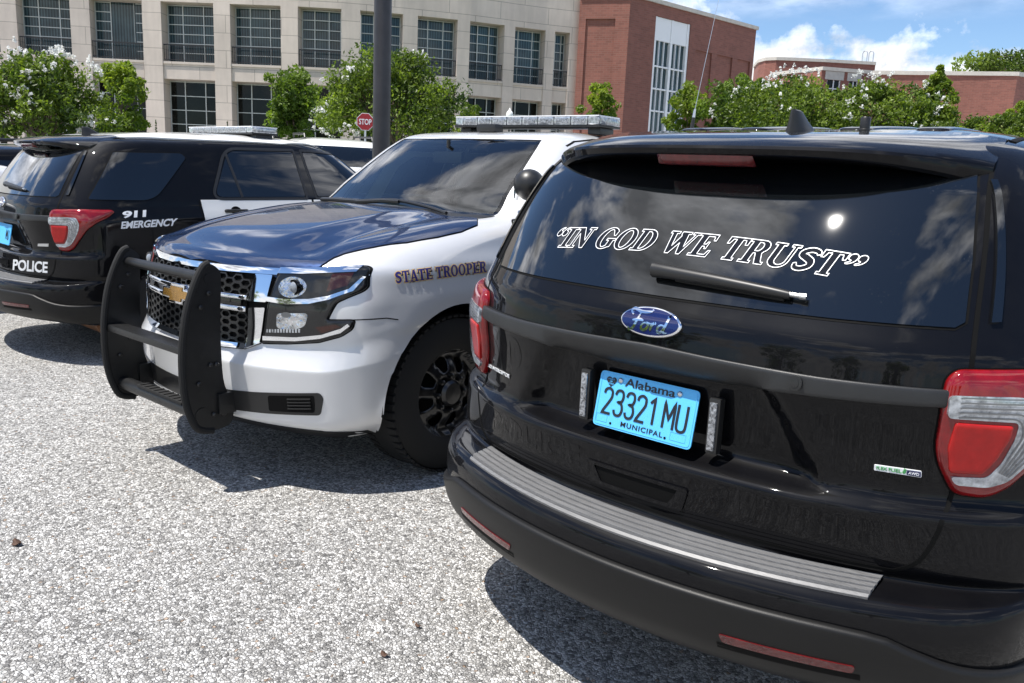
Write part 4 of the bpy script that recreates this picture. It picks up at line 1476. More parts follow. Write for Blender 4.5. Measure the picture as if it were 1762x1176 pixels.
# ---- the far one, black with white doors and roof
far = thing('police_suv', 'black and white police SUV lettered POLICE and 911 EMERGENCY, left of the silver trooper vehicle', 'suv', (-6.00475, .35959, 0), -.04092, group='parked police vehicles')
ve = build_suv(far, False)
suv_common(ve, far)
plate(ve, far, 'MU', False)
for s in (1, -1):
    sd = ve.side if s > 0 else ve.side_l
    dr = ve.patch('rear_door', sd, [(1.215, 1.212), (2.228, 1.222), (2.240, .9), (2.236, .45), (1.45, .45), (1.40, .56), (1.25, .82)], 'white_paint', .0035, h=.06)
    ve.patch('door_handle_cup', sd, [(1.50 + .045 * math.cos(a), 1.128 + .036 * math.sin(a)) for a in np.linspace(0, 2 * math.pi, 20, endpoint=False)], 'gap_black', .0055, h=.03, parent=dr)
    ve.patch('door_handle', sd, round_poly([(1.40, 1.112), (1.60, 1.112), (1.60, 1.138), (1.40, 1.138)], .012), 'black_plastic', .012, h=.03, depth=-.004, bulge=(.02, .012), parent=dr)
    ve.patch('front_door', sd, [(2.252, 1.222), (3.20, 1.24), (3.24, .9), (3.20, .45), (2.250, .45), (2.254, .9)], 'white_paint', .0035, h=.06)
ve.patch('white_roof', ve.top, round_poly([(-.66, .72), (.66, .72), (.69, 1.4), (.68, 2.10), (.58, 2.50), (-.58, 2.50), (-.68, 2.10), (-.69, 1.4)], .05), 'white_paint', .012, h=.05, depth=.012)


def z1(x, y): return (x / 2.937, y / 2.937)
def z4(x, y): return (x / 2.8, 200 + y / 2.8)


lay_text(ve, 'lettering', ve.px, '911', [z1(620, 1069), z1(739, 1062), z1(737, 1098), z1(616, 1105)], 'white_vinyl', .002, .035, space=.88)
lay_text(ve, 'lettering', ve.px, 'EMERGENCY', [z1(616, 1121), z1(899, 1104), z1(886, 1142), z1(611, 1158)], 'white_vinyl', .002, .035)
lay_text(ve, 'lettering', ve.px, 'POLICE', [z4(65, 690), z4(231, 703), z4(229, 757), z4(62, 742)], 'white_vinyl', .002, .025)
ve.patch('fuel_badge', ve.px, [z4(184, 615), z4(235, 615), z4(234, 629), z4(183, 627)], 'bright_metal', .003, h=6)


def light_bar(root, c, L, yaw, hl, n=8, name='light_bar'):
    """roof light bar: lower tray, clear lens modules, dividers and feet"""
    lb = MB()
    lb.box((0, 0, .014), (L - .04, .25, .016), bev=.006)
    o = lb.build(name, 'black_plastic', root, 'auto')
    o.location = c
    o.rotation_euler = (0, 0, yaw)
    w_ = (L - .22) / n
    for k in range(n):
        x = -(L - .22) / 2 + (k + .5) * w_
        m = MB().box((x, 0, .020 + hl / 2), (w_ * .965, .262, hl), bev=.010)
        lm = m.build('lens_module', 'clear_lens', o, 'auto')
        for s in (-1, 1):
            m2 = MB().box((x, s * .1315, .020 + hl / 2), (w_ * .72, .004, hl * .58), bev=.002)
            m2.build('lens_reflector', 'light_strip', o, 'auto')
    for s in (-1, 1):
        e = [(s * (L / 2 - .11), -.131), (s * (L / 2 - .03), -.122), (s * (L / 2), -.085), (s * (L / 2), .085), (s * (L / 2 - .03), .122), (s * (L / 2 - .11), .131)]
        m = MB().prism(e if s < 0 else e[::-1], 'Z', .021, .020 + hl)
        m.build('end_lens', 'clear_lens', o, 'auto', bevel=.008)
        f = MB().box((s * L * .43, 0, -.016), (.10, .16, .044), bev=.012)
        f.build('mount_foot', 'black_plastic', o, 'auto')
    cap = MB().box((0, 0, .0235 + hl), (L - .06, .25, .007), bev=.003)
    cap.build('top_cover', 'white_vinyl', o, 'auto')
    return o


light_bar(far, (0, 1.98, 1.748), 1.22, .0, .048)
# ------------------------------------------------------------------ the silver and blue trooper vehicle (its front is at y = 0)
def tlv(ry, k2, k4, rxc, rz, W, ryc, sz, fy=5.02, fz=None, szf=None, fxc=.72, WF=None, fyc=None, cr=0.0):
    return dict(ry=ry, k2=k2, k4=k4, rxc=rxc, rz=rz, W=W, ryc=ryc, sz=sz, szf=sz if szf is None else szf, bow=.012, fy=fy, f2=.06, f4=.12,
                fxc=fxc, fyc=fy - .30 if fyc is None else fyc, WF=W * .985 if WF is None else WF, fz=sz if fz is None else fz, fcr=0.0)


TL = [
    tlv(.150, .26, .10, .78, .262, .90, .80, .30),
    tlv(.060, .26, .12, .79, .300, .945, .76, .34),
    tlv(.012, .26, .13, .80, .345, .968, .74, .40),
    tlv(.000, .26, .14, .80, .440, .978, .73, .50),
    tlv(-.007, .26, .14, .80, .530, .984, .73, .58),
    tlv(-.012, .26, .14, .80, .596, .988, .73, .660),
    tlv(-.005, .26, .14, .80, .612, .988, .73, .676),
    tlv(.034, .26, .14, .80, .700, .986, .74, .76),
    tlv(.040, .26, .14, .80, .760, .991, .75, .81),
    tlv(.044, .26, .14, .80, .870, .990, .77, .90),
    tlv(.066, .27, .14, .80, .980, .984, .80, .975),
    tlv(.088, .27, .14, .80, 1.045, .978, .82, 1.020, szf=1.03),
    tlv(.118, .27, .14, .79, 1.078, .972, .84, 1.045, szf=1.05),
    tlv(.210, .26, .14, .77, 1.105, .966, .88, 1.070, szf=1.08),
    tlv(.420, .24, .10, .75, 1.165, .958, .95, 1.108, szf=1.11),
    tlv(.720, .22, .08, .74, 1.222, .948, 1.10, 1.150, szf=1.145),
    tlv(1.020, .20, .06, .74, 1.262, .936, 1.34, 1.196, szf=1.18),
    tlv(1.290, .20, .04, .765, 1.286, .916, 1.63, 1.240, fy=4.98, szf=1.23),
    tlv(1.480, .20, .04, .725, 1.420, .880, 1.80, 1.400, fy=4.93, szf=1.40),
    tlv(1.675, .19, .04, .680, 1.560, .838, 1.98, 1.545, fy=4.87, szf=1.55),
    tlv(1.835, .18, .04, .640, 1.668, .795, 2.13, 1.655, fy=4.81, szf=1.66),
    tlv(1.925, .18, .04, .610, 1.722, .755, 2.25, 1.708, fy=4.77, szf=1.72),
    tlv(2.010, .16, .04, .580, 1.752, .712, 2.38, 1.742, fy=4.70, szf=1.755, fxc=.62),
    tlv(2.240, .12, .04, .500, 1.784, .620, 2.60, 1.776, fy=4.50, szf=1.785, fxc=.52),
    tlv(2.600, .08, .04, .360, 1.806, .430, 2.85, 1.802, fy=4.15, szf=1.808, fxc=.36),
    tlv(2.950, .04, .00, .150, 1.816, .170, 3.05, 1.815, fy=3.60, szf=1.818, fxc=.14),
    tlv(3.100, .00, .00, .015, 1.819, .020, 3.14, 1.819, fy=3.25, szf=1.819, fxc=.015),
]
TSUB = [3, 3, 4, 4, 4, 3, 4, 4, 5, 5, 4, 3, 4, 5, 6, 6, 6, 6, 6, 5, 4, 4, 4, 4, 3, 2]
T_WHEEL = (.955, .405, .470)      # y, z, arch radius


def tdisp(P_):
    P_ = P_.copy()
    x, y, z = P_[:, 0], P_[:, 1], P_[:, 2]
    sgn = np.sign(x)
    side = np.abs(x) > .80
    d = np.hypot(y - T_WHEEL[0], z - T_WHEEL[1])
    fl = np.where(side, .014 * sstep(.66, .50, d), 0)            # flared arch lip
    crease = np.where(side, -.009 * np.exp(-((z - .80) / .12) ** 2) * sstep(1.35, 1.7, y), 0)
    sh = np.where(side, .010 * np.exp(-((z - 1.06) / .05) ** 2) * sstep(.5, .9, y), 0)
    P_[:, 0] += sgn * (fl + crease + sh)
    # hood: raised middle with two shallow flutes
    hood = sstep(.14, .40, y) * sstep(1.45, 1.15, y) * sstep(1.08, 1.12, z)
    P_[:, 2] += hood * (.022 * sstep(.52, .36, np.abs(x)) - .010 * np.exp(-((np.abs(x) - .60) / .06) ** 2))
    return P_


silver = thing('trooper_suv', 'silver police SUV with dark blue hood and black push bar, lettered STATE TROOPER', 'suv', (-2.69225, .13200, 0), .00724, group='parked police vehicles')
TG, ttq = loft(TL, TSUB, nR=29, nC=14, nS=90, nF=17, disp=tdisp)
TK, TN = TG.shape[:2]
TV = TG.reshape(-1, 3)
TF = [tuple(f) for f in grid_faces(TK, TN)] + cap_faces((TK - 1) * TN, TN)
TV, TF = cut_arch(TV, TF, *T_WHEEL)
TV, TF = cut_arch(TV, TF, 3.90, .405, .45)
vt = Vehicle(silver, TV, TF)
row0 = int(np.argmin(np.abs(ttq - 17.0)))
row1 = int(np.argmin(np.abs(ttq - 21.0)))
NCOL = 28                                   # grid columns either side of the middle that make the windshield


def is_glass(k):
    i, j = divmod(k, TN)
    return row0 <= i < row1 and (j < NCOL or j >= TN - NCOL)


nq = (TK - 1) * TN
keepF, glassF = [], []
allF = [tuple(f) for f in grid_faces(TK, TN)]
gset = set(allF[k] for k in range(nq) if is_glass(k))
keepF = [f for f in TF if f not in gset]
WIN_CUT = [[(1.78, 1.31), (1.87, 1.43), (1.955, 1.52), (2.08, 1.60), (2.23, 1.635), (2.69, 1.655), (2.71, 1.31)], [(2.86, 1.31), (3.66, 1.31), (3.63, 1.655), (2.85, 1.658)]]


def in_window(f):
    c = np.mean([TV[i] for i in f], axis=0)
    return abs(c[0]) > .55 and any(inside([c[1:]], q)[0] for q in WIN_CUT)


keepF = [f for f in keepF if not (1.25 < TV[f[0]][2] < 1.70 and in_window(f))]
body = mesh_obj('body', TV, keepF, 'silver_paint', silver)
def sub_mesh(name, faces, mat, inset, parent):
    ids = sorted(set(i for f in faces for i in f))
    mp_ = {q: i for i, q in enumerate(ids)}
    return mesh_obj(name, [TV[i] - vt.N[i] * inset for i in ids], [tuple(mp_[i] for i in f) for f in faces], mat, parent)


def is_frit(k):
    i, j = divmod(k, TN)
    return i < row0 + 1 or i >= row1 - 1 or NCOL - 1 <= j <= TN - NCOL


clearF = [allF[k] for k in range(nq) if is_glass(k) and not is_frit(k)]
fritF = [allF[k] for k in range(nq) if is_glass(k) and is_frit(k)]
ws = sub_mesh('windshield', clearF, 'tinted_windshield', .003, silver)
sub_mesh('windshield_border', fritF, 'ceramic_black', .003, ws)

# cabin seen through the windshield
m = MB()
m.prism([(1.42, .70), (1.42, 1.16), (1.50, 1.235), (1.75, 1.215), (1.86, 1.10), (1.84, .70)], 'X', -.80, .80)
m.box((.36, 1.80, 1.20), (.42, .22, .10), bev=.03)
m.build('dashboard', 'cabin_dark', silver, 'auto', bevel=.01)
for sx in (-.38, .38):
    m = MB()
    m.prism([(2.35, .78), (2.42, 1.02), (2.58, 1.40), (2.66, 1.46), (2.74, 1.40), (2.66, .95), (2.62, .75)], 'X', sx - .24, sx + .24)
    m.prism([(1.98, .72), (1.96, .86), (2.42, .92), (2.50, .74)], 'X', sx - .25, sx + .25)
    m.prism([(2.66, 1.46), (2.68, 1.62), (2.76, 1.64), (2.78, 1.47)], 'X', sx - .13, sx + .13)
    m.build('front_seat', 'cabin_dark', silver, 'auto', bevel=.03)
m = MB()
ring = [(.36 + .185 * math.cos(a), 2.02 - .08 * math.sin(a), 1.13 + .17 * math.sin(a)) for a in np.linspace(0, 2 * math.pi, 29)]
m.tube(ring, .016, 8, cap=False)
m.tube([(.36, 1.86, 1.10), (.36, 2.02, 1.13)], .04, 10)
m.tube([(.19, 2.02, 1.13), (.53, 2.02, 1.13)], .018, 8)
m.build('steering_wheel', 'black_plastic', silver, 'auto')
m = MB()
m.box((-.02, 1.84, 1.60), (.26, .03, .075), bev=.02)
m.tube([(-.02, 1.84, 1.63), (-.02, 1.84, 1.71)], .012, 8)
m.build('inside_mirror', 'black_plastic', silver, 'auto')
m = MB()
m.box((0, 3.05, 1.25), (1.56, .02, 1.0))
m.build('partition', 'cabin_dark', silver, 'auto')
m = MB()
m.box((0, 2.3, .62), (1.7, 2.4, .03))
m.box((0, 1.40, .80), (1.66, .02, .70))
m.build('cabin_floor', 'cabin_dark', silver, 'auto')
LIN = [(1.72, .66), (1.72, 1.22), (1.98, 1.58), (2.16, 1.645), (3.04, 1.66), (3.04, .66)]
WIN_F = [(1.72, 1.285), (1.84, 1.43), (1.935, 1.54), (2.07, 1.622), (2.22, 1.664), (2.72, 1.686), (2.74, 1.285)]
WIN_R = [(2.83, 1.285), (3.70, 1.285), (3.66, 1.686), (2.82, 1.688)]
hole = round_poly([(1.90, 1.27), (2.06, 1.53), (2.20, 1.61), (2.72, 1.62), (2.73, 1.27)], .04, 5)
pnl = None
for sx in (-1, 1):
    a, f = tri2d(LIN, .12, [hole])
    m = MB().add([(sx * (.785 - max(0, q[1] - 1.25) * .10), q[0], q[1]) for q in a], f)
    pq = m.build('door_lining', 'cabin_pale', silver, False)
    md = pq.modifiers.new('thickness', 'SOLIDIFY')
    md.thickness = .012
    if sx < 0: pnl = pq
m = MB().box((-.772, 2.45, 1.13), (.02, .14, .035), bev=.008)
m.build('inner_handle', 'bright_metal', pnl, 'auto')

# underbody and wells
m = MB()
m.box((0, 2.5, .36), (1.70, 4.4, .06))
for yy in (T_WHEEL[0], 3.90):
    for s in (-1, 1):
        m.well(.475, s * .56, s * .965, (yy, .405))
m.build('underbody', 'underbody', silver)
for yy in (T_WHEEL[0], 3.90):
    for s in (-1, 1):
        wheel(silver, s * .835, yy, .405, .405, .262, s, holes=8)

# blue hood
hb = [(0, .083), (.30, .106), (.59, .182), (.735, .272), (.750, .320), (.735, .375), (.740, .430), (.795, .560), (.846, .717), (.868, .90), (.872, 1.06), (.850, 1.20), (.770, 1.285), (.60, 1.262), (.33, 1.225), (0, 1.205)]
outl = hb + [(-a, b) for a, b in hb[-2:0:-1]]
hood = vt.patch('hood', vt.top, outl, 'blue_paint', .006, h=.022)
vt.line('hood_shut_line', vt.top, outl, .010, 'gap_black', .0012, h=.03, closed=True, parent=hood)
vt.patch('cowl_strip', vt.top, [(-.77, 1.300), (-.60, 1.276), (-.33, 1.238), (0, 1.218), (.33, 1.238), (.60, 1.276), (.77, 1.300), (.78, 1.415), (.55, 1.355), (.3, 1.312), (0, 1.294), (-.3, 1.312), (-.55, 1.355), (-.78, 1.415)], 'black_plastic', .002, h=.05)

# grille
GR = [(-.575, 1.035), (-.30, 1.028), (0, 1.024), (.30, 1.028), (.575, 1.035), (.560, .88), (.535, .70), (.46, .665), (.30, .656), (0, .654), (-.30, .656), (-.46, .665), (-.535, .70), (-.560, .88)]
gr = vt.patch('grille', vt.front, GR, 'gap_black', .002, h=.04)
vs, fs = [], []
for zz in np.arange(.688, 1.00, .0185):
    r_ = int(round((zz - .688) / .0185))
    for xx in np.arange(-.50, .511, .098):
        cx = xx + (.049 if r_ % 2 else 0)
        if .825 < zz < .925 or abs(cx) > .445: continue
        hexa = [(cx + .0290 * sx, zz + .0152 * sz) for sx, sz in ((-1, 0), (-.55, 1), (.55, 1), (1, 0), (.55, -1), (-.55, -1))]
        a, f = strip2d(hexa, .0065, True)
        o = len(vs)
        vs += list(a)
        fs += [tuple(o + i for i in g) for g in f]
vt.lay('honeycomb', vt.front, vs, fs, .013, 'black_plastic', gr, depth=-.002)


def fr(name, pts, mat, off, h=.03, parent=None, both=False, **kw):
    vt.patch(name, vt.front, pts, mat, off, h=h, parent=parent, **kw)
    if both:
        vt.patch(name, mirror_x(vt.front), pts, mat, off, h=h, parent=parent, **kw)


top_e = [(-.592, 1.043), (-.30, 1.034), (0, 1.030), (.30, 1.034), (.592, 1.043)]
fr('chrome_bar', top_e + [(.583, 1.016), (.30, 1.008), (0, 1.004), (-.30, 1.008), (-.583, 1.016)], 'chrome', .018, .015, gr)
fr('chrome_post', round_poly([(.475, 1.012), (.562, 1.014), (.558, .893), (.462, .889)], .006), 'chrome', .016, .03, gr, both=True)
fr('chrome_post', round_poly([(.470, .860), (.555, .869), (.534, .702), (.466, .668)], .006), 'chrome', .016, .03, gr, both=True)
fr('chrome_bar', [(-.46, .690), (-.30, .682), (0, .680), (.30, .682), (.46, .690), (.466, .667), (.30, .657), (0, .655), (-.30, .657), (-.466, .667)], 'chrome', .016, .015, gr)
fr('chrome_bar', [(-.46, .913), (0, .910), (.46, .913), (.46, .893), (0, .890), (-.46, .893)], 'chrome', .020, .02, gr, bulge=(.006, .009))
fr('chrome_bar', [(-.46, .863), (0, .860), (.46, .863), (.46, .838), (0, .835), (-.46, .838)], 'chrome', .018, .025, gr, bulge=(.008, .010))
fr('centre_band', [(-.46, .892), (0, .889), (.46, .892), (.46, .864), (0, .861), (-.46, .864)], 'ceramic_black', .014, .03, gr)
bow = [(-.128, .024), (-.060, .024), (-.052, .046), (.074, .046), (.066, .024), (.134, .024), (.118, -.024), (.054, -.024), (.046, -.046), (-.076, -.046), (-.068, -.024), (-.142, -.024)]
m = MB().prism([(a * 1.04, b * 1.10 + .874) for a, b in bow][::-1], 'Y', -.004, .04)
em = m.build('bow_emblem', 'chrome', gr, False, bevel=.004)
m = MB().prism([(a * .90, b * .80 + .874) for a, b in bow][::-1], 'Y', -.009, .01)
m.build('emblem_face', 'gold_badge', em, False, bevel=.002)

# head lamps, both sides
HL = [(.585, 1.049), (.70, 1.056), (.880, 1.074), (.900, 1.062), (.912, .985), (.904, .965), (.842, .915), (.816, .834), (.898, .837), (.892, .795), (.863, .763), (.789, .732), (.66, .714), (.538, .703), (.562, .882)]
for s in (1, -1):
    pf = vt.front if s > 0 else mirror_x(vt.front)
    hl = vt.patch('headlamp', pf, round_poly(HL, .012), 'lamp_housing', .006, h=.03, bulge=(.008, .02))
    vt.line('lamp_seam', pf, round_poly(HL, .012), .010, 'gap_black', .0012, h=.03, closed=True, parent=hl)
    C = lambda nm, pts, mt, off=.0165, h=.02, **kw: vt.patch(nm, pf, pts, mt, off, h=h, parent=hl, depth=-.010, **kw)
    C('chrome_strip', [(.588, 1.047), (.70, 1.053), (.878, 1.071), (.872, 1.048), (.70, 1.030), (.586, 1.023)], 'chrome', .017, h=.012)
    up = [(.548, .918), (.64, .914), (.74, .922), (.81, .940), (.868, .975), (.893, 1.030)]
    lo_ = [(.900, 1.028), (.880, .966), (.816, .925), (.745, .902), (.64, .892), (.548, .898)]
    C('chrome_strip', up + lo_, 'chrome', .0175, h=.012)
    up = [(.548, .738), (.70, .748), (.80, .768), (.862, .800), (.880, .822)]
    lo_ = [(.886, .812), (.862, .780), (.795, .750), (.70, .730), (.550, .718)]
    C('chrome_strip', up + lo_, 'chrome', .0175, h=.012)
    C('amber_marker', [(.805, 1.036), (.868, 1.046), (.862, .990), (.800, .958)], 'amber_lens', .0150)
    C('amber_marker', [(.775, .800), (.845, .818), (.862, .806), (.80, .775)], 'amber_lens', .0150)
    el = lambda cx, cz, rx, rz, n=28: [(cx + rx * math.cos(a), cz + rz * math.sin(a)) for a in np.linspace(0, 2 * math.pi, n, endpoint=False)]
    C('reflector_bowl', el(.662, .968, .060, .046), 'bowl_chrome', .0150, .012)
    lens = vt.hit(pf, .672, .968, .012)
    mm = MB()
    prof = [(.028 * math.cos(a), -.028 * .7 * math.sin(a)) for a in np.linspace(0, math.pi / 2, 7)]
    mm.lathe([(max(r, .0005), h) for r, h in prof], tuple(lens), 'Y', 22)
    pl_ = mm.build('projector_lens', 'lens_glass', hl, True)
    MB().lathe([(.036, .002), (.036, -.008), (.028, -.008), (.028, .002)], tuple(lens), 'Y', 22).build('lens_ring', 'ceramic_black', pl_, 'auto')
    C('reflector_bowl', round_poly([(.612, .850), (.748, .862), (.735, .800), (.69, .782), (.612, .780)], .02), 'bowl_chrome', .0150, .012)
    C('bulb_shade', el(.655, .846, .022, .012, 16), 'cabin_dark', .0170, .012)
    for k in range(12):
        C('lens_flute', [(.565 + k * .013, .757 + k * .0012), (.573 + k * .013, .757 + k * .0012), (.573 + k * .013, .772 + k * .0015), (.565 + k * .013, .772 + k * .0015)], 'clear_lens', .0155, .02)

# lower grille, fog recesses, valance
vt.patch('lower_grille', vt.front, round_poly([(-.82, .505), (-.53, .476), (-.40, .466), (0, .458), (.40, .466), (.53, .476), (.82, .505), (.832, .48), (.818, .398), (.575, .380), (.40, .370), (0, .362), (-.40, .370), (-.575, .380), (-.818, .398), (-.832, .48)], .015), 'black_plastic', .004, h=.03)
for s in (1, -1):
    pf = vt.front if s > 0 else mirror_x(vt.front)
    vt.patch('fog_recess', pf, round_poly([(.60, .470), (.800, .492), (.798, .410), (.60, .396)], .012), 'gap_black', .0055, h=.03)
    for k in range(4):
        vt.line('vent_slat', pf, [(.69, .420 + k * .015), (.785, .430 + k * .015)], .006, 'black_plastic', .012, h=.03)
vv = [(-.975, .300), (-.80, .318), (-.40, .330), (0, .330), (.40, .330), (.80, .318), (.975, .300)]
vt.patch('valance', vt.front, vv + [(.94, .268), (.5, .264), (0, .264), (-.5, .264), (-.94, .268)], 'bumper_plastic', .005, h=.04)
for s in (1, -1):
    sd = vt.side if s > 0 else vt.side_l
    vt.line('bumper_seam', sd, [(.280, .831), (.365, .838), (.50, .842), (.555, .832)], .005, 'gap_black', .0012, h=.03)
    # windows, doors
    vt.line('window_frame', sd, round_poly([(1.675, 1.262), (1.80, 1.43), (1.905, 1.555), (2.05, 1.645), (2.21, 1.688), (2.76, 1.710), (2.775, 1.262)], .02, 4), .026, 'black_plastic', .003, h=.03, closed=True)
    for nm, wq in (('front_door_window', WIN_F), ('rear_door_window', WIN_R)):
        gw_ = vt.patch(nm, sd, wq, 'side_glass', .003, h=.05, skirt=False)
        c_ = np.mean(np.array(wq), axis=0)
        vt.line('window_border', sd, [tuple(c_ + (np.array(q) - c_) * .93) for q in wq], .075, 'ceramic_black', .0036, h=.03, closed=True, skirt=False, parent=gw_)
    vt.patch('quarter_window', sd, round_poly([(3.84, 1.285), (4.75, 1.295), (4.60, 1.67), (3.80, 1.690)], .05), 'dark_glass', .003, h=.05)
    for g in ([(1.56, 1.26), (1.475, 1.27), (1.435, 1.22), (1.47, 1.12), (1.49, .95), (1.47, .45)], [(2.785, 1.27), (2.79, .9), (2.78, .45)], [(3.76, 1.27), (3.70, .98), (3.50, .80), (3.45, .45)]):
        vt.line('door_shut_line', sd, smooth_poly(g, 4, False), .006, 'gap_black', .0012, h=.03)
    vt.line('roof_seam', sd, [(2.06, 1.690), (2.16, 1.722), (2.4, 1.748), (4.6, 1.752)], .008, 'gap_black', .0012, h=.04)
    for y0 in (2.55, 3.5):
        vt.patch('door_handle', sd, round_poly([(y0 - .11, 1.095), (y0 + .11, 1.095), (y0 + .11, 1.13), (y0 - .11, 1.13)], .015), 'silver_paint', .012, h=.03, bulge=(.02, .014))
    # mirror: black foot, silver shell
    m = MB()
    m.prism([(1.54, 1.255), (1.60, 1.33), (1.66, 1.40), (1.74, 1.265)] if s > 0 else [(1.70, 1.20), (1.72, 1.25), (1.80, 1.27), (1.86, 1.20)], 'X', s * .862, s * .905)
    m.tube([(s * .89, 1.60, 1.29), (s * 1.03, 1.58, 1.30)] if s > 0 else [(s * .88, 1.78, 1.24), (s * .96, 1.82, 1.22)], [.034, .026], 10)
    mr = m.build('mirror', 'black_plastic', silver, 'auto', bevel=.006)
    m = MB()
    mx_, my_, mz_ = (1.03, 1.57, 1.385) if s > 0 else (0.99, 1.84, 1.235)
    m.box((s * mx_, my_, mz_), (.20, .11, .19), bev=.045)
    m.build('mirror_shell', 'silver_paint', mr, 'auto')
    m = MB()
    m.box((s * mx_, my_ - .005, mz_ - .09), (.18, .10, .055), bev=.02)
    m.build('mirror_base', 'black_plastic', mr, 'auto')
    # front fender letters: navy with a gold edge
    ln2, _ = serif_line('STATE TROOPER', 0, .02, .40)
    if s > 0:
        mpq = quad_map([(678.5, 468.5), (835.5, 450), (836.5, 468.5), (681.5, 488.5)])
        pj = vt.px
        wq = 2.6
    else:
        mpq = quad_map([(1.145, 1.073), (.56, 1.050), (.56, .995), (1.145, 1.018)])
        pj = vt.side_l
        wq = .010
    for (o_, hs_) in ln2:
        a, f = tri2d(mpq(np.array(resample(o_, .01))), 3.0 if s > 0 else .012, [mpq(np.array(resample(q_, .01))) for q_ in hs_])
        vt.lay('fender_letter', pj, a, f, .0030, 'navy_vinyl', skirt=False)
        for c in [o_] + hs_:
            a, f = strip2d(resample(mpq(np.array(resample(c, .02))), 2 if s > 0 else .008), wq, True)
            vt.lay('letter_edge', pj, a, f, .0022, 'gold_vinyl', skirt=False)

# wipers
for path, rr in (([(556, 346), (580, 346.5), (620, 350)], .009), ([(615, 351), (660, 348.5), (690, 350), (735, 361), (768, 372)], .010)):
    pts = [vt.hit(vt.px, a, b, .016) for a, b in path]
    m = MB()
    m.tube(smooth_poly(pts, 4, False), rr, 8)
    m.tube([p + np.array([0, -.008, -.006]) for p in pts[:3]], .012, 6)
    m.build('wiper', 'black_plastic', silver, 'auto')
# spotlight
c = np.array([.965, 1.47, 1.462])
m = MB()
prof = [(max(.0005, .083 * math.sin(a)), -.083 * math.cos(a)) for a in np.linspace(0, math.pi, 17)]
m.lathe(prof, tuple(c), 'Y', 28)
sl = m.build('spotlight', 'black_plastic', silver, True)
m = MB()
m.tube([c + np.array([-.075, .0, -.03]), c + np.array([-.10, .02, -.045]), np.array([.835, 1.52, 1.385])], [.022, .018, .016], 10)
m.build('spotlight_bracket', 'chrome', sl, 'auto')
light_bar(silver, (.04, 2.60, 1.826), 1.30, .03, .054, 8)
b = vt.hit(vt.px, 838, 214)
if b is None: b = np.array([0, 2.2, 1.79])
m = MB()
m.box((b[0], b[1], b[2] + .015), (.17, .09, .055), bev=.022)
m.build('roof_sensor', 'black_plastic', silver, 'auto')
# whip aerial
base = np.array([.50, 4.05, 1.80])
p1 = silver_inv = vt.R.T @ (at_d(1190, 224, 6.75) - vt.T)
p2 = vt.R.T @ (at_d(1196, 188, 6.75) - vt.T)
p3 = vt.R.T @ (at_d(1243, -30, 6.75) - vt.T)
m = MB()
m.tube([p1 - np.array([0, 0, .16]), p1], .022, 10)
m.tube([p1, p1 * .4 + p2 * .6], [.016, .012], 8)
wa = m.build('whip_aerial', 'black_plastic', silver, 'auto')
m = MB()
m.tube([p1 * .4 + p2 * .6, p2], [.012, .008], 8)
m.tube([p2, p3], [.0024, .0016], 6)
m.build('aerial_whip', 'bright_metal', wa, 'auto')

# push bar
PB = [(-.080, 1.046), (-.122, .970), (-.163, .850), (-.187, .700), (-.190, .550), (-.177, .430), (-.142, .330), (-.105, .298), (-.050, .286), (.030, .300), (.052, .350), (.030, .440), (.004, .526), (-.004, .700), (-.002, .850), (.006, 1.0), (-.012, 1.040), (-.050, 1.062)]
pbar = None
parts = []
for s in (-1, 1):
    x = s * .39
    m = MB().prism(smooth_poly(PB, 3), 'X', x - .007, x + .007)
    u = m.build('push_bar', 'powder_black', silver, False) if pbar is None else m.build('upright_plate', 'powder_black', pbar, False)
    if pbar is None: pbar = u
    m = MB()
    m.tube([(x, a, b) for a, b in smooth_poly([PB[-1]] + PB[:9], 5, False)], .017, 10)
    m.build('rubber_edge', 'rubber', pbar, 'auto')
    for (a, b) in ((-.10, .87), (-.06, .60), (-.03, .60), (.0, .36), (-.05, .365), (-.12, .52), (-.06, .93)):
        MB().lathe([(.006, -.021), (.011, -.016), (.011, .016), (.006, .021)], (x, a, b), 'X', 8).build('bolt', 'black_plastic', pbar, 'auto')
    m = MB().box((x, .05, .41), (.05, .16, .10), bev=.008)
    m.build('mount_bracket', 'powder_black', pbar, 'auto')
m = MB().tube([(-.40, -.055, .995), (.40, -.055, .995)], .024, 14)
m.build('cross_tube', 'powder_black', pbar, 'auto')
m = MB().box((0, -.135, .668), (.78, .090, .034), bev=.012)
m.build('cross_shelf', 'powder_black', pbar, 'auto')
m = MB().tube([(-.40, -.105, .372), (.40, -.105, .372)], .034, 16)
m.build('cross_tube', 'powder_black', pbar, 'auto')
m = MB().box((.05, -.110, .402), (.44, .060, .016), bev=.006)
for k in range(9):
    m.box((-.14 + k * .047, -.110, .411), (.012, .05, .006))
m.build('step_pad', 'rubber', pbar, 'auto')
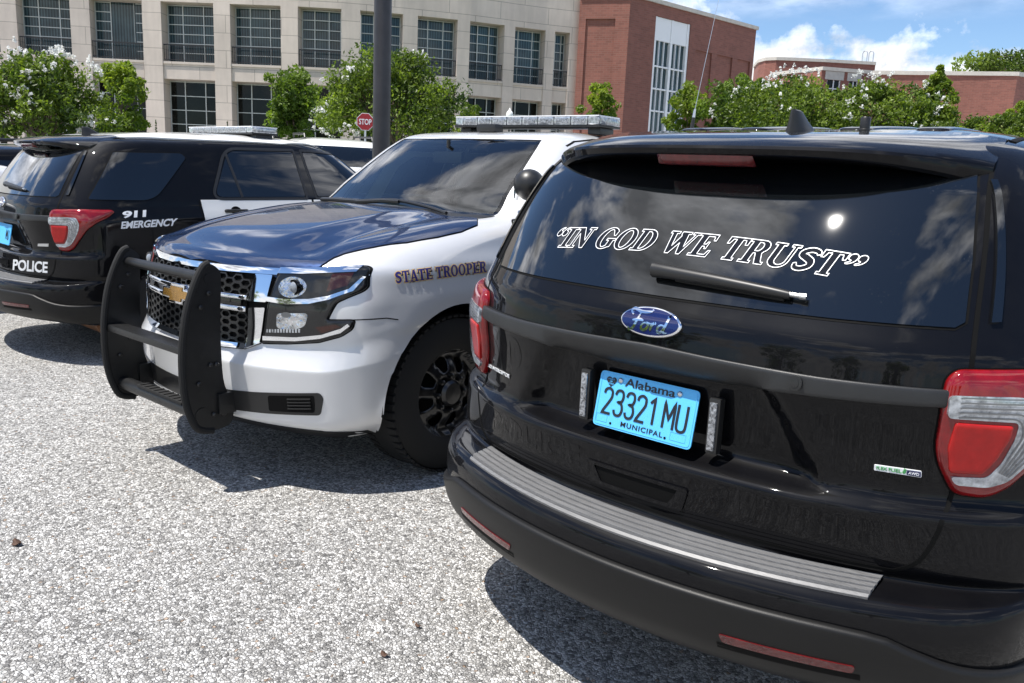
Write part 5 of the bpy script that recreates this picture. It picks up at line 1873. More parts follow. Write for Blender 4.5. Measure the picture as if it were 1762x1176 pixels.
# ------------------------------------------------------------------ buildings
def wall_material(name, base, mortar, bw, bh, msize, rough=0.8, vary=0.12, bumpd=0.004, soldier=None):
    m, t, b = new_mat(name)
    uv = t.add('ShaderNodeUVMap').outputs[0]
    br = t.add('ShaderNodeTexBrick', offset=0.5, ins={'Scale': 1.0, 'Mortar Size': msize, 'Mortar Smooth': 0.1, 'Brick Width': bw, 'Row Height': bh,
                                          'Color1': tuple(c * (1 - vary) for c in base), 'Color2': tuple(c * (1 + vary) for c in base), 'Mortar': mortar})
    t.put(br.inputs['Vector'], uv)
    n = t.ramp(t.noise(uv, 0.35, 6, 0.62), [(0.3, 0.86), (0.7, 1.10)])
    n2 = t.ramp(t.noise(t.add('ShaderNodeVectorMath', operation='MULTIPLY', ins={0: uv, 1: (2.2, 0.25, 1)}).outputs[0], 1.5, 5, 0.6), [(0.3, 0.92), (0.7, 1.04)])
    c = t.mix(1.0, t.mix(1.0, br.outputs['Color'], n, 'MULTIPLY'), n2, 'MULTIPLY')
    t.put(b.inputs['Base Color'], c)
    b.inputs['Roughness'].default_value = rough
    t.put(b.inputs['Normal'], t.bump(t.math('SUBTRACT', 1.0, br.outputs['Fac']), 0.5, bumpd))
    return m


wall_material('cream_stone', (0.60, 0.52, 0.45), (0.32, 0.28, 0.24), 3.4, 1.02, 0.018, vary=0.04)
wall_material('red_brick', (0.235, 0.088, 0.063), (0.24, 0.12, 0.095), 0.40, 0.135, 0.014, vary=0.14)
wall_material('shaded_brick', (0.205, 0.078, 0.058), (0.19, 0.10, 0.08), 0.40, 0.135, 0.014, vary=0.14)  # same red brick, the shade on the hall's right face put into its colour
P('cornice_stone', (0.50, 0.47, 0.42), 0.8, vary=(3, .1))
P('white_frame', (0.74, 0.76, 0.78), 0.4)
P('alu_frame', (0.52, 0.54, 0.52), 0.4, 0.2)
P('rail_black', (0.012, 0.013, 0.016), 0.5)
m, t, b = new_mat('office_glass')
oc = t.add('ShaderNodeTexCoord').outputs['Object']
cu = t.math('SINE', t.math('MULTIPLY', t.add('ShaderNodeSeparateXYZ', ins={0: t.add('ShaderNodeUVMap').outputs[0]}).outputs[0], 38.0))
fold = t.ramp(t.math('ADD', t.math('MULTIPLY', cu, 0.25), t.noise(oc, 0.7, 4)), [(0.25, (0.010, 0.024, 0.030)), (0.8, (0.060, 0.105, 0.120))])
t.put(b.inputs['Base Color'], fold)
b.inputs['Roughness'].default_value = 0.03
b.inputs['Specular IOR Level'].default_value = 0.45
P('dark_office_glass', (0.006, 0.007, 0.006), 0.04, spec=0.22, vary=(.8, .8))


class Facade:
    """a plan polyline with outward side on the left of travel; s = length along it"""
    def __init__(self, pts):
        self.p = [np.array(q, float) for q in pts]
        self.L = [0.0]
        for a, b in zip(self.p, self.p[1:]):
            self.L.append(self.L[-1] + float(np.linalg.norm(b - a)))

    def at(self, s, depth=0.0):
        k = max(0, min(len(self.p) - 2, int(np.searchsorted(self.L, s, side='right')) - 1))
        a, b = self.p[k], self.p[k + 1]
        d = (b - a) / np.linalg.norm(b - a)
        q = a + d * (s - self.L[k])
        return q + np.array([-d[1], d[0]]) * -depth * 0 + np.array([d[1], -d[0]]) * -depth


class WB:
    """wall builder: boxes along a facade, with UVs in metres"""
    def __init__(self, fac):
        self.fa, self.v, self.f, self.uv = fac, [], [], []

    def quad(self, P4, UV4):
        b = len(self.v)
        self.v += [tuple(map(float, q)) for q in P4]
        self.f.append((b, b + 1, b + 2, b + 3))
        self.uv += UV4

    def box(self, s0, s1, z0, z1, d0, d1):
        """d: depth behind the face (d0 front, d1 back)"""
        F = lambda s, d, z: (*self.fa.at(s, d), z)
        self.quad([F(s0, d0, z0), F(s1, d0, z0), F(s1, d0, z1), F(s0, d0, z1)], [(s0, z0), (s1, z0), (s1, z1), (s0, z1)])
        self.quad([F(s1, d0, z0), F(s1, d1, z0), F(s1, d1, z1), F(s1, d0, z1)], [(d0, z0), (d1, z0), (d1, z1), (d0, z1)])
        self.quad([F(s0, d1, z0), F(s0, d0, z0), F(s0, d0, z1), F(s0, d1, z1)], [(d1, z0), (d0, z0), (d0, z1), (d1, z1)])
        self.quad([F(s0, d0, z1), F(s1, d0, z1), F(s1, d1, z1), F(s0, d1, z1)], [(s0, d0), (s1, d0), (s1, d1), (s0, d1)])
        self.quad([F(s0, d1, z0), F(s1, d1, z0), F(s1, d0, z0), F(s0, d0, z0)], [(s0, d1), (s1, d1), (s1, d0), (s0, d0)])
        self.quad([F(s1, d1, z0), F(s0, d1, z0), F(s0, d1, z1), F(s1, d1, z1)], [(s1, z0), (s0, z0), (s0, z1), (s1, z1)])

    def build(self, name, mat, parent=None):
        o = mesh_obj(name, self.v, self.f, mat, parent, False)
        u = o.data.uv_layers.new(name='UVMap')
        for i, q in enumerate(self.uv):
            u.data[i].uv = q
        return o


def azd(px, py, d):
    p = at_d(px, py, d)
    return (p[0], p[1])


def s_at_px(fac, px, py=140):
    """length along the facade where the vertical plane through this pixel column meets it"""
    d = ray(px, py)
    n = np.array([d[1], -d[0]])
    best = None
    for k in range(len(fac.p) - 1):
        a, b = fac.p[k] - CAM[:2], fac.p[k + 1] - CAM[:2]
        fa, fb = a @ n, b @ n
        if fa * fb <= 0:
            return fac.L[k] + (fac.L[k + 1] - fac.L[k]) * fa / (fa - fb)
    return None


hall = thing('civic_hall', 'cream stone civic building with deep square window bays over two storeys', 'building', (0, 0, 0))
fpts = [azd(-420, 96, 68.0), azd(-180, 96, 64.0), azd(0, 98, 60.8), azd(208, 104, 58.4), azd(327, 108, 56.6), azd(443, 112, 55.1), azd(548, 116, 54.0), azd(650, 122, 53.9), azd(752, 130, 54.5), azd(834, 137, 55.3), azd(905, 145, 56.7), azd(994, 152, 58.0)]
FA = Facade(fpts)
cols = [(-236, -204), (-116, -85), (5, 36), (127, 160), (249, 281), (370, 398), (484, 513), (587, 619), (692, 717), (785, 806), (865, 883), (935, 951)]
cs = [(s_at_px(FA, a), s_at_px(FA, b)) for a, b in cols]
send = FA.L[-1]
ZG, ZS, ZT, ZR = 6.40, 7.42, 10.86, 17.5
wb = WB(FA)
for (a, b) in cs:
    wb.box(a, b, 0.0, ZT, 0.0, 1.5)
wb.box(send - .75, send, 0, ZR, 0.0, 3.0)
segs = sorted(set([0.0, send - .752] + [s for ab in cs for s in ab]))
colset = set(a for a, b in cs)
for a, b in zip(segs, segs[1:]):
    if a not in colset:
        wb.box(a, b, ZG, ZS - .14, 0.09, 1.6)
        wb.box(a, b, ZS - .138, ZS, 0.03, 1.6)
    wb.box(a, b, ZT, ZR, 0.0, 1.6)
wb.build('wall', 'cream_stone', hall)
bays = [(cs[i][1], cs[i + 1][0]) for i in range(len(cs) - 1)] + [(cs[-1][1], send - .75)]
for i, (a, b) in enumerate(bays):
    for (z0, z1, up) in ((ZS, ZT, True), (0.3, ZG - .02, False)):
        g = WB(FA)
        g.box(a + .02, b - .02, z0 + .02, z1 - .02, .92, .98)
        pane = g.build('window', 'office_glass' if up else 'dark_office_glass', hall)
        fr_ = WB(FA)
        ws_ = [a + .02, a + (b - a) * .30, a + (b - a) * .70, b - .08]
        for s in ws_:
            fr_.box(s, s + .05, z0 + .02, z1 - .02, .84, .92)
        nr = 6 if up else 7
        for k in range(nr + 1):
            z = z0 + .03 + (z1 - z0 - .12) * k / nr
            for s0, s1 in zip(ws_, ws_[1:]):
                fr_.box(s0 + .052, s1 - .002, z, z + .045, .85, .915)
        fr_.build('window_frame', 'alu_frame', pane)
        if up:
            rl = WB(FA)
            rl.box(a + .02, b - .02, ZS + .96, ZS + 1.02, .16, .22)
            rl.box(a + .02, b - .02, ZS + .10, ZS + .14, .17, .21)
            n = int((b - a) / .13)
            for k in range(n + 1):
                s = a + .03 + (b - a - .09) * k / n
                rl.box(s, s + .022, ZS + .14, ZS + .96, .18, .20)
            rl.build('balcony_railing', 'rail_black', hall)

# brick hall standing against its right end
bh = thing('brick_hall', 'tall red brick hall with a white framed window running up its side', 'building')
C0 = np.array(azd(990, 150, 57.6))
C1 = np.array(azd(1077, 120, 57.0))
dv = ray(2500, 372)[:2]
dv = dv / np.linalg.norm(dv)
FB = Facade([C0, C1])
e1 = ray(1298, 45)
H1 = 16.2
fa2 = Facade([C1, C1 + dv * 60])
sR = s_at_px(fa2, 1294, 130)
C2 = C1 + dv * sR
d2 = float(np.linalg.norm(C2 - CAM[:2]))
HB = CAM[2] + d2 * ray(1297, 46)[2] / math.hypot(*ray(1297, 46)[:2])
FB = Facade([C0, C1])
w = WB(FB)
L0 = FB.L[-1]
w.box(0, .45, 0, HB - .25, 0, 1.0)
w.box(.45, L0 - .9, 0, HB - 1.6, .12, 1.0)
w.box(.45, L0 - .9, HB - 1.6, HB - .25, 0, 1.0)
w.box(L0 - .9, L0, 0, HB - .25, 0, 1.0)
w.build('wall', 'red_brick', bh)
FC = Facade([C1, C2])
sa, sb = s_at_px(FC, 1121), s_at_px(FC, 1181)
LR = FC.L[-1]
zt = CAM[2] + float(np.linalg.norm(FC.at(sa) - CAM[:2])) * ray(1124, 27)[2] / math.hypot(*ray(1124, 27)[:2])
w = WB(FC)
w.box(.0, sa, 0, HB - .25, 0.0, .8)
w.box(sa, sb, zt, HB - .25, 0.0, .8)
w.box(sb, LR, HB - 1.5, HB - .25, 0.0, .8)
rec = [(sb + (LR - sb) * q0, sb + (LR - sb) * q1) for q0, q1 in ((.10, .34), (.42, .66), (.74, .95))]
prev = sb
for (a, b) in rec:
    w.box(prev, a, 0, HB - 1.5, 0.0, .8)
    w.box(a, b, 0, HB - 2.6, .12, .8)
    w.box(a, b, HB - 2.6, HB - 1.5, 0.0, .8)
    prev = b
w.box(prev, LR, 0, HB - 1.5, 0.0, .8)
w.build('wall', 'shaded_brick', bh)
w = WB(FC)
w.box(-.05, LR + .15, HB - .25, HB, -.12, 1.2)
w.build('coping', 'cornice_stone', bh)
w = WB(FB)
w.box(0, L0 - .05, HB - .25, HB, -.12, 1.2)
w.build('coping', 'cornice_stone', bh)
w = WB(FC)
w.box(sa + .02, sb - .02, .4, zt - .02, .28, .34)
pane = w.build('tall_window', 'office_glass', bh)
w = WB(FC)
ws_ = sb - sa
for q in (0, .47, .94):
    w.box(sa + .02 + (ws_ - .04) * q, sa + .02 + (ws_ - .04) * (q + .06), .4, zt - .02, .06, .28)
for z0, z1 in ((zt - 1.5, zt - .02), (4.2, 4.75)):
    for q0, q1 in ((.0605, .4695), (.5305, .9395)):
        w.box(sa + .02 + (ws_ - .04) * q0, sa + .02 + (ws_ - .04) * q1, z0, z1, .10, .28)
for q0, q1 in ((.06, .47), (.53, .94)):
    for k in range(1, 3):
        s = sa + .02 + (ws_ - .04) * (q0 + (q1 - q0) * k / 3)
        w.box(s - .03, s + .03, 4.75, zt - 1.5, .16, .28)
        w.box(s - .03, s + .03, .45, 4.2, .16, .28)
    for z in np.linspace(6.2, zt - 3.2, 3):
        for k in range(3):
            s0 = sa + .02 + (ws_ - .04) * (q0 + (q1 - q0) * k / 3)
            s1 = sa + .02 + (ws_ - .04) * (q0 + (q1 - q0) * (k + 1) / 3)
            w.box(s0 + .032, s1 - .032, z, z + .10, .12, .275)
w.build('window_frame', 'white_frame', pane)


def brick_block(name, label, pts, base_px, windows=(), back=8.0, mat='red_brick'):
    """pts: (px, py_top, dist) along the roofline"""
    root = thing(name, label, 'building')
    el = [ray(a, b)[2] / math.hypot(*ray(a, b)[:2]) for a, b, d in pts]
    H = float(CAM[2] + pts[len(pts) // 2][2] * el[len(pts) // 2])      # one level roofline; the plan follows from it
    plan = [azd(a, b, (H - CAM[2]) / e) for (a, b, d), e in zip(pts, el)]
    fc = Facade(plan)
    w = WB(fc)
    cuts = sorted([(s_at_px(fc, a), s_at_px(fc, b_), H - zt_, H - zb_) for a, b_, zt_, zb_ in windows])
    edges = list(fc.L)
    marks = sorted(set(edges + [c for q in cuts for c in q[:2]]))
    for a, b in zip(marks, marks[1:]):
        mid = (a + b) / 2
        win = [q for q in cuts if q[0] <= mid <= q[1]]
        if win:
            w.box(a, b, 0, win[0][3], 0, .6)
            w.box(a, b, win[0][2], H - .32, 0, .6)
        else:
            w.box(a, b, 0, H - .32, 0, .6)
    w.build('wall', mat, root)
    w = WB(fc)
    for a, b in zip(edges, edges[1:]):
        w.box(a, b, H - .32, H, -.12, .8)
    w.build('cornice', 'cornice_stone', root)
    for (a, b, zt_, zb_) in cuts:
        w = WB(fc)
        w.box(a, b, zb_, zt_, .20, .26)
        p = w.build('window', 'dark_office_glass', root)
        w = WB(fc)
        mid = (a + b) / 2
        for s in (a, mid, b - .09):
            w.box(s, s + .09, zb_, zt_, .10, .198)
        w.box(a + .092, mid - .002, (zb_ + zt_) / 2, (zb_ + zt_) / 2 + .08, .11, .198)
        w.box(mid + .092, b - .092, (zb_ + zt_) / 2, (zb_ + zt_) / 2 + .08, .11, .198)
        w.build('window_frame', 'white_frame', p)
        w = WB(fc)
        w.box(a - .25, b + .25, zt_, zt_ + .75, -.05, -.003)
        w.build('lintel', 'cornice_stone', p)
    w = WB(fc)
    for a, b in zip(edges, edges[1:]):
        w.box(a, b, H - .62, H - .55, .61, back)
    w.build('roof', 'grey_plastic', root)
    return root, fc, H


up, fcu, HU = brick_block('brick_block', 'upper red brick storey with a rounded left corner and roof ladder', [(1298, 112, 101), (1306, 103, 99), (1318, 99.5, 97.5), (1336, 98.5, 97), (1420, 102, 98), (1507, 107, 100)], 200)
lo, fcl, HL_ = brick_block('brick_block', 'lower red brick wing with paired white windows, its left face turning away', [(1331, 125, 90), (1415, 115, 86), (1502, 122, 88)], 200, windows=((1423, 1447, 1.1, 2.75), (1461, 1477, 1.1, 2.75)))
rw_, fcr, HRW = brick_block('brick_block', 'long plain red brick wing ending in a corner at the right', [(1503, 122, 88), (1620, 123, 85), (1752, 124, 82), (1800, 134, 88)], 200, windows=((1563, 1580, 4.0, 5.2),))
# roof ladder hoops
p0 = fcu.at(fcu.L[-1] - 1.0, .5)
for k in range(2):
    p1 = fcu.at(fcu.L[-1] - .6 - .7 * k, .5)
    MB().tube([(p1[0], p1[1], HU - .4), (p1[0], p1[1], HU + .9), (p1[0] + .12, p1[1], HU + 1.1), (p1[0] + .36, p1[1], HU + 1.1), (p1[0] + .48, p1[1], HU + .9), (p1[0] + .48, p1[1], HU - .4)], .05, 8).build('ladder_hoop', 'bright_metal', up, 'auto')
# ------------------------------------------------------------------ trees and shrubs
def leaf_mat(name, dark, light, trans=0.35, through=(1.5, 1.6, 0.6)):
    m, t, b = new_mat(name)
    at = t.add('ShaderNodeAttribute', attribute_name='tint')
    col = t.ramp(at.outputs['Fac'], [(0.0, dark), (0.55, tuple((a + b_) / 2 for a, b_ in zip(dark, light))), (1.0, light)])
    t.put(b.inputs['Base Color'], col)
    b.inputs['Roughness'].default_value = 0.45
    b.inputs['Specular IOR Level'].default_value = 0.35
    tl = t.add('ShaderNodeBsdfTranslucent')
    t.put(tl.inputs['Color'], t.mix(1.0, col, through, 'MULTIPLY'))
    mx = t.add('ShaderNodeMixShader', ins={0: trans, 1: b.outputs[0], 2: tl.outputs[0]})
    t.l.new(mx.outputs[0], m.node_tree.nodes['Material Output'].inputs[0])


leaf_mat('leaf_myrtle', (0.030, 0.062, 0.010), (0.215, 0.290, 0.045), 0.42)
leaf_mat('leaf_bright', (0.085, 0.140, 0.016), (0.280, 0.345, 0.050), 0.42)
leaf_mat('leaf_mid', (0.055, 0.100, 0.016), (0.195, 0.275, 0.048), 0.40)
leaf_mat('leaf_conifer', (0.028, 0.070, 0.016), (0.100, 0.180, 0.034), 0.3)
leaf_mat('petal', (0.78, 0.77, 0.72), (0.90, 0.90, 0.89), 0.3, (1.0, 1.0, 1.0))
P('bark', (0.13, 0.10, 0.075), 0.85, vary=(8, .35), bump=(30, .6, .02))


def cards(centers, size, rng, tint, aspect=0.5, up=0.35, mate=None):
    """leaf cards: folded diamonds at the centres. returns verts, faces, per-face tint"""
    n = len(centers)
    d = rng.normal(size=(n, 3))
    d[:, 2] += up * rng.normal(size=n)
    d /= np.linalg.norm(d, axis=1, keepdims=True)
    e = rng.normal(size=(n, 3))
    e -= d * np.sum(e * d, axis=1, keepdims=True)
    e /= np.linalg.norm(e, axis=1, keepdims=True)
    nn = np.cross(d, e)
    s = size * rng.uniform(0.6, 1.35, n)[:, None]
    a = centers - d * s * .5
    c = centers + d * s * .5
    b = centers + e * s * aspect * .5 + nn * s * .10
    f = centers - e * s * aspect * .5 + nn * s * .10
    V = np.stack([a, b, c, f], 1).reshape(-1, 3)
    F = [(4 * i, 4 * i + 1, 4 * i + 2, 4 * i + 3) for i in range(n)]
    return V, F, tint


def leaf_obj(name, V, F, tint, mat, parent):
    o = mesh_obj(name, V, F, mat, parent, False)
    at = o.data.attributes.new('tint', 'FLOAT', 'FACE')
    at.data.foreach_set('value', np.asarray(tint, dtype=np.float32))
    return o


def tree(name, label, base, height, radius, crown_lo, mat, seed, leaves=5200, leaf=.16, clumps=60, flowers=0, fdir=None, shape='round', trunks=1, group=None, cat='tree', tr=.10, squash=1.0):
    rng = np.random.default_rng(seed)
    root = thing(name, label, cat, base, 0, group)
    H = height
    # clump centres through the crown's volume; the outline swells and shrinks with direction
    ph = rng.uniform(0, 6.28, 6)

    def lobe(v):
        return .86 + .10 * math.sin(3 * math.atan2(v[1], v[0]) + ph[0]) + .09 * math.sin(5 * math.atan2(v[1], v[0]) + 3.1 * v[2] + ph[1]) + .08 * math.sin(6 * v[2] + ph[2])

    cc, cr = [], []
    while len(cc) < clumps:
        q = rng.uniform(-1, 1, 3)
        r = np.linalg.norm(q)
        if r > 1 or r < 0.25: continue
        if shape == 'cone':
            t_ = rng.uniform(0, 1) ** 1.25
            a = rng.uniform(0, 2 * math.pi)
            rr = (1 - t_) ** .85 * radius * rng.uniform(.35, 1.0)
            cc.append((rr * math.cos(a), rr * math.sin(a), crown_lo + (H - crown_lo) * (t_ * .96)))
            cr.append(radius * .22 * (1.15 - t_ * .95))
        elif shape == 'dome':
            u = rng.uniform(0, 1) ** .9
            a = rng.uniform(0, 2 * math.pi)
            c_r = radius * rng.uniform(.11, .25)
            lb_ = lobe(np.array([math.cos(a), math.sin(a), u])) * 1.12
            rr = math.sqrt(max(0, 1 - (u * .98) ** 2)) * (.86 + .14 * min(1, u * 5)) * (radius - c_r * .6) * math.sqrt(rng.uniform(.12, 1)) * lb_
            zt = crown_lo + (H - c_r * .7 - crown_lo) * u * min(1.0, lb_ + .04)
            cc.append((rr * math.cos(a), rr * math.sin(a), zt))
            cr.append(c_r)
        else:
            z = crown_lo + (H - crown_lo) * (.5 + .5 * q[2])
            wd_ = 1.0
            if shape == 'vase':
                u = (z - crown_lo) / (H - crown_lo)
                wd_ = .45 + .75 * u if u < .6 else .9 * (1 - ((u - .6) / .4) ** 2 * .6)
            if shape == 'tall':
                wd_ = .9
            c_r = radius * rng.uniform(.13, .29) * (1 if shape != 'tall' else 1.15)
            z = min(z, H - c_r * .85)
            lb_ = lobe(q)
            k_ = (radius - c_r * .6) / radius * wd_ * lb_ * 1.06
            z = (crown_lo + H) / 2 + (z - (crown_lo + H) / 2) * (lb_ * 1.08 if z > (crown_lo + H) / 2 else 1.0)
            z = min(z, H - c_r * .6)
            cc.append((q[0] * radius * k_, q[1] * radius * k_, z))
            cr.append(c_r)
    cc, cr = np.array(cc), np.array(cr)
    cr = cr * rng.uniform(.75, 1.2, len(cr))
    k = rng.integers(0, len(cc), leaves)
    off = rng.normal(size=(leaves, 3))
    off /= np.linalg.norm(off, axis=1, keepdims=True)
    off *= rng.uniform(.35, 1.0, (leaves, 1)) ** .6
    pts = cc[k] + off * cr[k][:, None] * np.array([1, 1, .8])
    ctint = rng.uniform(.0, .85, len(cc))
    tint = np.clip(ctint[k] + rng.normal(0, .16, leaves), 0, 1)
    V, F, tt = cards(pts, leaf, rng, tint)
    leaf_obj('crown', V, F, tt, mat, root)
    # trunk and limbs that reach into the clumps
    m = MB()
    for q in range(trunks):
        a = 2 * math.pi * q / trunks + rng.uniform(0, 1)
        b0 = np.array([math.cos(a), math.sin(a), 0]) * (tr * 1.2 if trunks > 1 else 0)
        spread = radius * (.30 if trunks > 1 else .04)
        top = np.array([math.cos(a) * spread, math.sin(a) * spread, crown_lo + (H - crown_lo) * .45])
        mid = (b0 + top) / 2 + rng.normal(0, .05, 3) * radius
        mid[2] = top[2] * .5
        pts_ = smooth_poly([b0 - [0, 0, .1], mid, top], 5, False)
        m.tube(pts_, [tr * (1.25 - .75 * i / (len(pts_) - 1)) for i in range(len(pts_))], 9)
        sel = [i for i in rng.permutation(len(cc))[:14]]
        for i in sel:
            st = pts_[rng.integers(len(pts_) // 2, len(pts_))]
            en = cc[i]
            if en[2] < st[2] - .2: continue
            mm_ = (st + en) / 2 + np.array([0, 0, .08 * radius])
            lp = smooth_poly([st, mm_, en], 3, False)
            m.tube(lp, [tr * .42 * (1 - .75 * j / (len(lp) - 1)) for j in range(len(lp))], 6)
    m.build('trunk', 'bark', root, 'auto')
    if flowers:
        # panicles on the outer clumps
        outd = cc - np.array([0, 0, (crown_lo + H) / 2])
        sc_ = outd / np.array([radius, radius, (H - crown_lo) / 2])
        rr = np.linalg.norm(sc_, axis=1)
        w_ = np.where(rr > .55, 1.0, .05) * (1 + np.maximum(0, sc_[:, 2]))
        if fdir is not None:
            w_ = w_ * np.exp(1.6 * (sc_ @ np.array(fdir)))
        w_ /= w_.sum()
        fp, ft = [], []
        hot = rng.choice(len(cc), size=max(10, flowers // 3), p=w_)
        for _ in range(flowers):
            i = rng.choice(hot)
            dirn = sc_[i] / max(rr[i], 1e-3) + rng.normal(0, .35, 3)
            dirn /= np.linalg.norm(dirn)
            base_ = cc[i] + dirn * cr[i] * rng.uniform(.85, 1.1)
            ln = rng.uniform(.05, .12)
            n = 15
            u = rng.uniform(0, 1, n)
            wv = rng.normal(size=(n, 3)) * .040 * (1.1 - u)[:, None]
            ax_ = dirn * .5 + np.array([0, 0, .7])
            fp.append(base_ + ax_ * u[:, None] * ln + wv)
            ft.append(np.clip(rng.normal(.65, .25, n), 0, 1))
        fp, ft = np.concatenate(fp), np.concatenate(ft)
        V, F, tt = cards(fp, .062, rng, ft, .9)
        leaf_obj('blossom', V, F, tt, 'petal', root)
    return root


def plant_at(px, ptop, pbot_crown, wpx, d):
    """base point, height and radius for a crown that spans these pixels at this distance"""
    p = at_d(px, ptop, d)
    q = at_d(px, pbot_crown, d)
    g = float(gz(p[0], p[1]))
    return (p[0], p[1], g), p[2] - g, wpx / 2 / FPX * d * 1.04, max(.3, q[2] - g)


def T(name, label, px, ptop, pbot, wpx, d, mat, seed, **kw):
    b, h, r, lo_ = plant_at(px, ptop, pbot, wpx, d)
    return tree(name, label, b, h, r, lo_, mat, seed, **kw)


G1 = 'white flowering trees along the far edge of the lot'
G2 = 'young green trees in front of the buildings'
toright = (float(_r[0]), float(_r[1]), .4)
T('crepe_myrtle', 'broad dark green tree at the far left with white blossom on its right side', 55, 84, 232, 215, 27, 'leaf_myrtle', 1, leaves=13000, clumps=130, flowers=150, fdir=toright, trunks=5, tr=.06, shape='dome', leaf=.13, group=G1)
T('young_tree', 'light green open tree beside the flowering tree at the far left', 203, 104, 245, 98, 33, 'leaf_bright', 2, leaves=4800, clumps=64, shape='tall', leaf=.17, tr=.07, group=G2)
T('young_tree', 'upright light green tree left of the dark lamp post', 500, 108, 245, 112, 33, 'leaf_mid', 3, leaves=7600, clumps=84, shape='tall', leaf=.16, tr=.08, group=G2)
T('crepe_myrtle', 'round dark green tree with white blossom behind the lamp post and STOP sign', 668, 72, 228, 262, 27, 'leaf_myrtle', 4, leaves=19000, clumps=165, flowers=75, fdir=(-toright[0], -toright[1], -.2), trunks=5, tr=.06, shape='dome', leaf=.13, group=G1)
T('young_tree', 'small light green tree just right of the blossoming tree behind the lamp post', 812, 168, 245, 75, 31, 'leaf_bright', 5, leaves=1700, clumps=26, leaf=.15, tr=.05, group=G2)
T('young_tree', 'small bright green tree before the corner of the tall brick hall', 1036, 136, 232, 82, 40, 'leaf_bright', 6, leaves=2600, clumps=34, shape='vase', leaf=.19, tr=.07, group=G2)
T('young_tree', 'slim bright green tree beside the tall white window', 1186, 138, 240, 82, 38, 'leaf_bright', 7, leaves=2400, clumps=34, shape='tall', leaf=.18, tr=.06, group=G2)
T('young_tree', 'bushy light green tree below the right end of the brick hall', 1262, 128, 238, 112, 37, 'leaf_mid', 8, leaves=6800, clumps=76, leaf=.17, tr=.07, group=G2)
T('young_tree', 'rounded green tree rising behind the bushy one at the brick hall corner', 1290, 118, 200, 66, 44, 'leaf_mid', 18, leaves=2600, clumps=34, leaf=.19, tr=.08, group=G2)
T('crepe_myrtle', 'white blossoming tree behind the shark fin aerial', 1368, 130, 238, 245, 33, 'leaf_myrtle', 9, leaves=17000, clumps=150, flowers=210, trunks=4, tr=.05, shape='dome', leaf=.14, group=G1)
T('crepe_myrtle', 'white blossoming tree behind the stub aerial, beside the pyramid tree', 1515, 132, 240, 200, 34, 'leaf_myrtle', 10, leaves=13500, clumps=125, flowers=190, trunks=4, tr=.05, shape='dome', leaf=.14, group=G1)
T('pyramid_tree', 'pyramid shaped green tree in front of the long brick wing', 1619, 108, 250, 112, 35, 'leaf_bright', 11, leaves=9000, clumps=150, shape='cone', leaf=.16, tr=.08)
for i, (px, pt, wp) in enumerate(((1680, 196, 90), (1745, 190, 90), (1810, 188, 90))):
    T('hedge_bush', ['clipped green bush below the pyramid tree', 'clipped green bush at the right edge of the view', 'clipped green bush just past the right edge'][i], px, pt, 262, wp, 33, 'leaf_myrtle', 12 + i, leaves=3800, clumps=60, leaf=.12, tr=.04, cat='bush')
T('oak_tree', 'large dark tree far behind the brick wing at the top right', 1765, 84, 135, 165, 115, 'leaf_myrtle', 15, leaves=5200, clumps=46, leaf=.50, tr=.35)
T('young_tree', 'yellow green treetop in front of the right brick corner', 1768, 174, 225, 60, 45, 'leaf_bright', 16, leaves=1500, clumps=22, leaf=.2, tr=.06, group=G2)
for i, (px, pt) in enumerate(((268, 204), (391, 207))):
    b_, h_, r_, l_ = plant_at(px, pt, 250, 8, 50)
    tree('pencil_cypress', ['thin dark cypress at the foot of the third stone column', 'thin dark cypress at the foot of the fourth stone column'][i], b_, h_, .16, .2, 'leaf_conifer', 40 + i, leaves=900, leaf=.09, clumps=70, shape='cone', tr=.03)
# trees and a hall on the near side of the lot, mirrored in the cars' paint
for i, (x, y, h, r) in enumerate(((-11.5, -20, 6.5, 2.8), (-3.0, -24, 7.5, 3.4), (6.0, -25, 7.0, 3.2), (14.0, -21, 6.5, 3.0), (-20, -26, 8.0, 3.6))):
    tree('shade_tree', 'shade tree across the lot, behind the photographer', (x, y, 0), h, r, 2.0, 'leaf_myrtle', 60 + i, leaves=3600, clumps=54, leaf=.26, tr=.14, group='shade trees across the lot')
# ------------------------------------------------------------------ lamp post, sign, lantern, other cars
P('post_bronze', (0.035, 0.034, 0.038), 0.38, 0.3, vary=(6, .2))
P('concrete', (0.42, 0.41, 0.39), 0.85, vary=(6, .15), bump=(60, .4, .005))
P('sign_red', (0.34, 0.014, 0.02), 0.4)
P('sign_white', (0.80, 0.80, 0.80), 0.4)
P('globe_white', (0.82, 0.82, 0.80), 0.25, coat=.5)
p = at_d(656, 250, 11.4)
g = float(gz(p[0], p[1]))
lp = thing('lamp_post', 'thick dark bronze lamp post standing between the parked cars', 'lamp post', (p[0], p[1], g))
m = MB().lathe([(.118, .55), (.115, 2.0), (.106, 9.0)], axis='Z', n=28)
m.build('pole', 'post_bronze', lp, 'auto')
MB().box((0, -.117, .95), (.11, .02, .22), bev=.006).build('hand_hole_cover', 'post_bronze', lp, 'auto')
MB().lathe([(.30, -.1), (.30, .50), (.27, .55), (.15, .56)], axis='Z', n=28).build('concrete_base', 'concrete', lp, 'auto')
for a in (0, math.pi):
    m = MB()
    m.tube([(0, 0, 8.8), (math.cos(a) * .9, math.sin(a) * .9, 8.95)], .04, 10)
    m.box((math.cos(a) * 1.15, math.sin(a) * 1.15, 8.95), (.6, .4, .16), bev=.03)
    m.build('lamp_head', 'post_bronze', lp, 'auto')

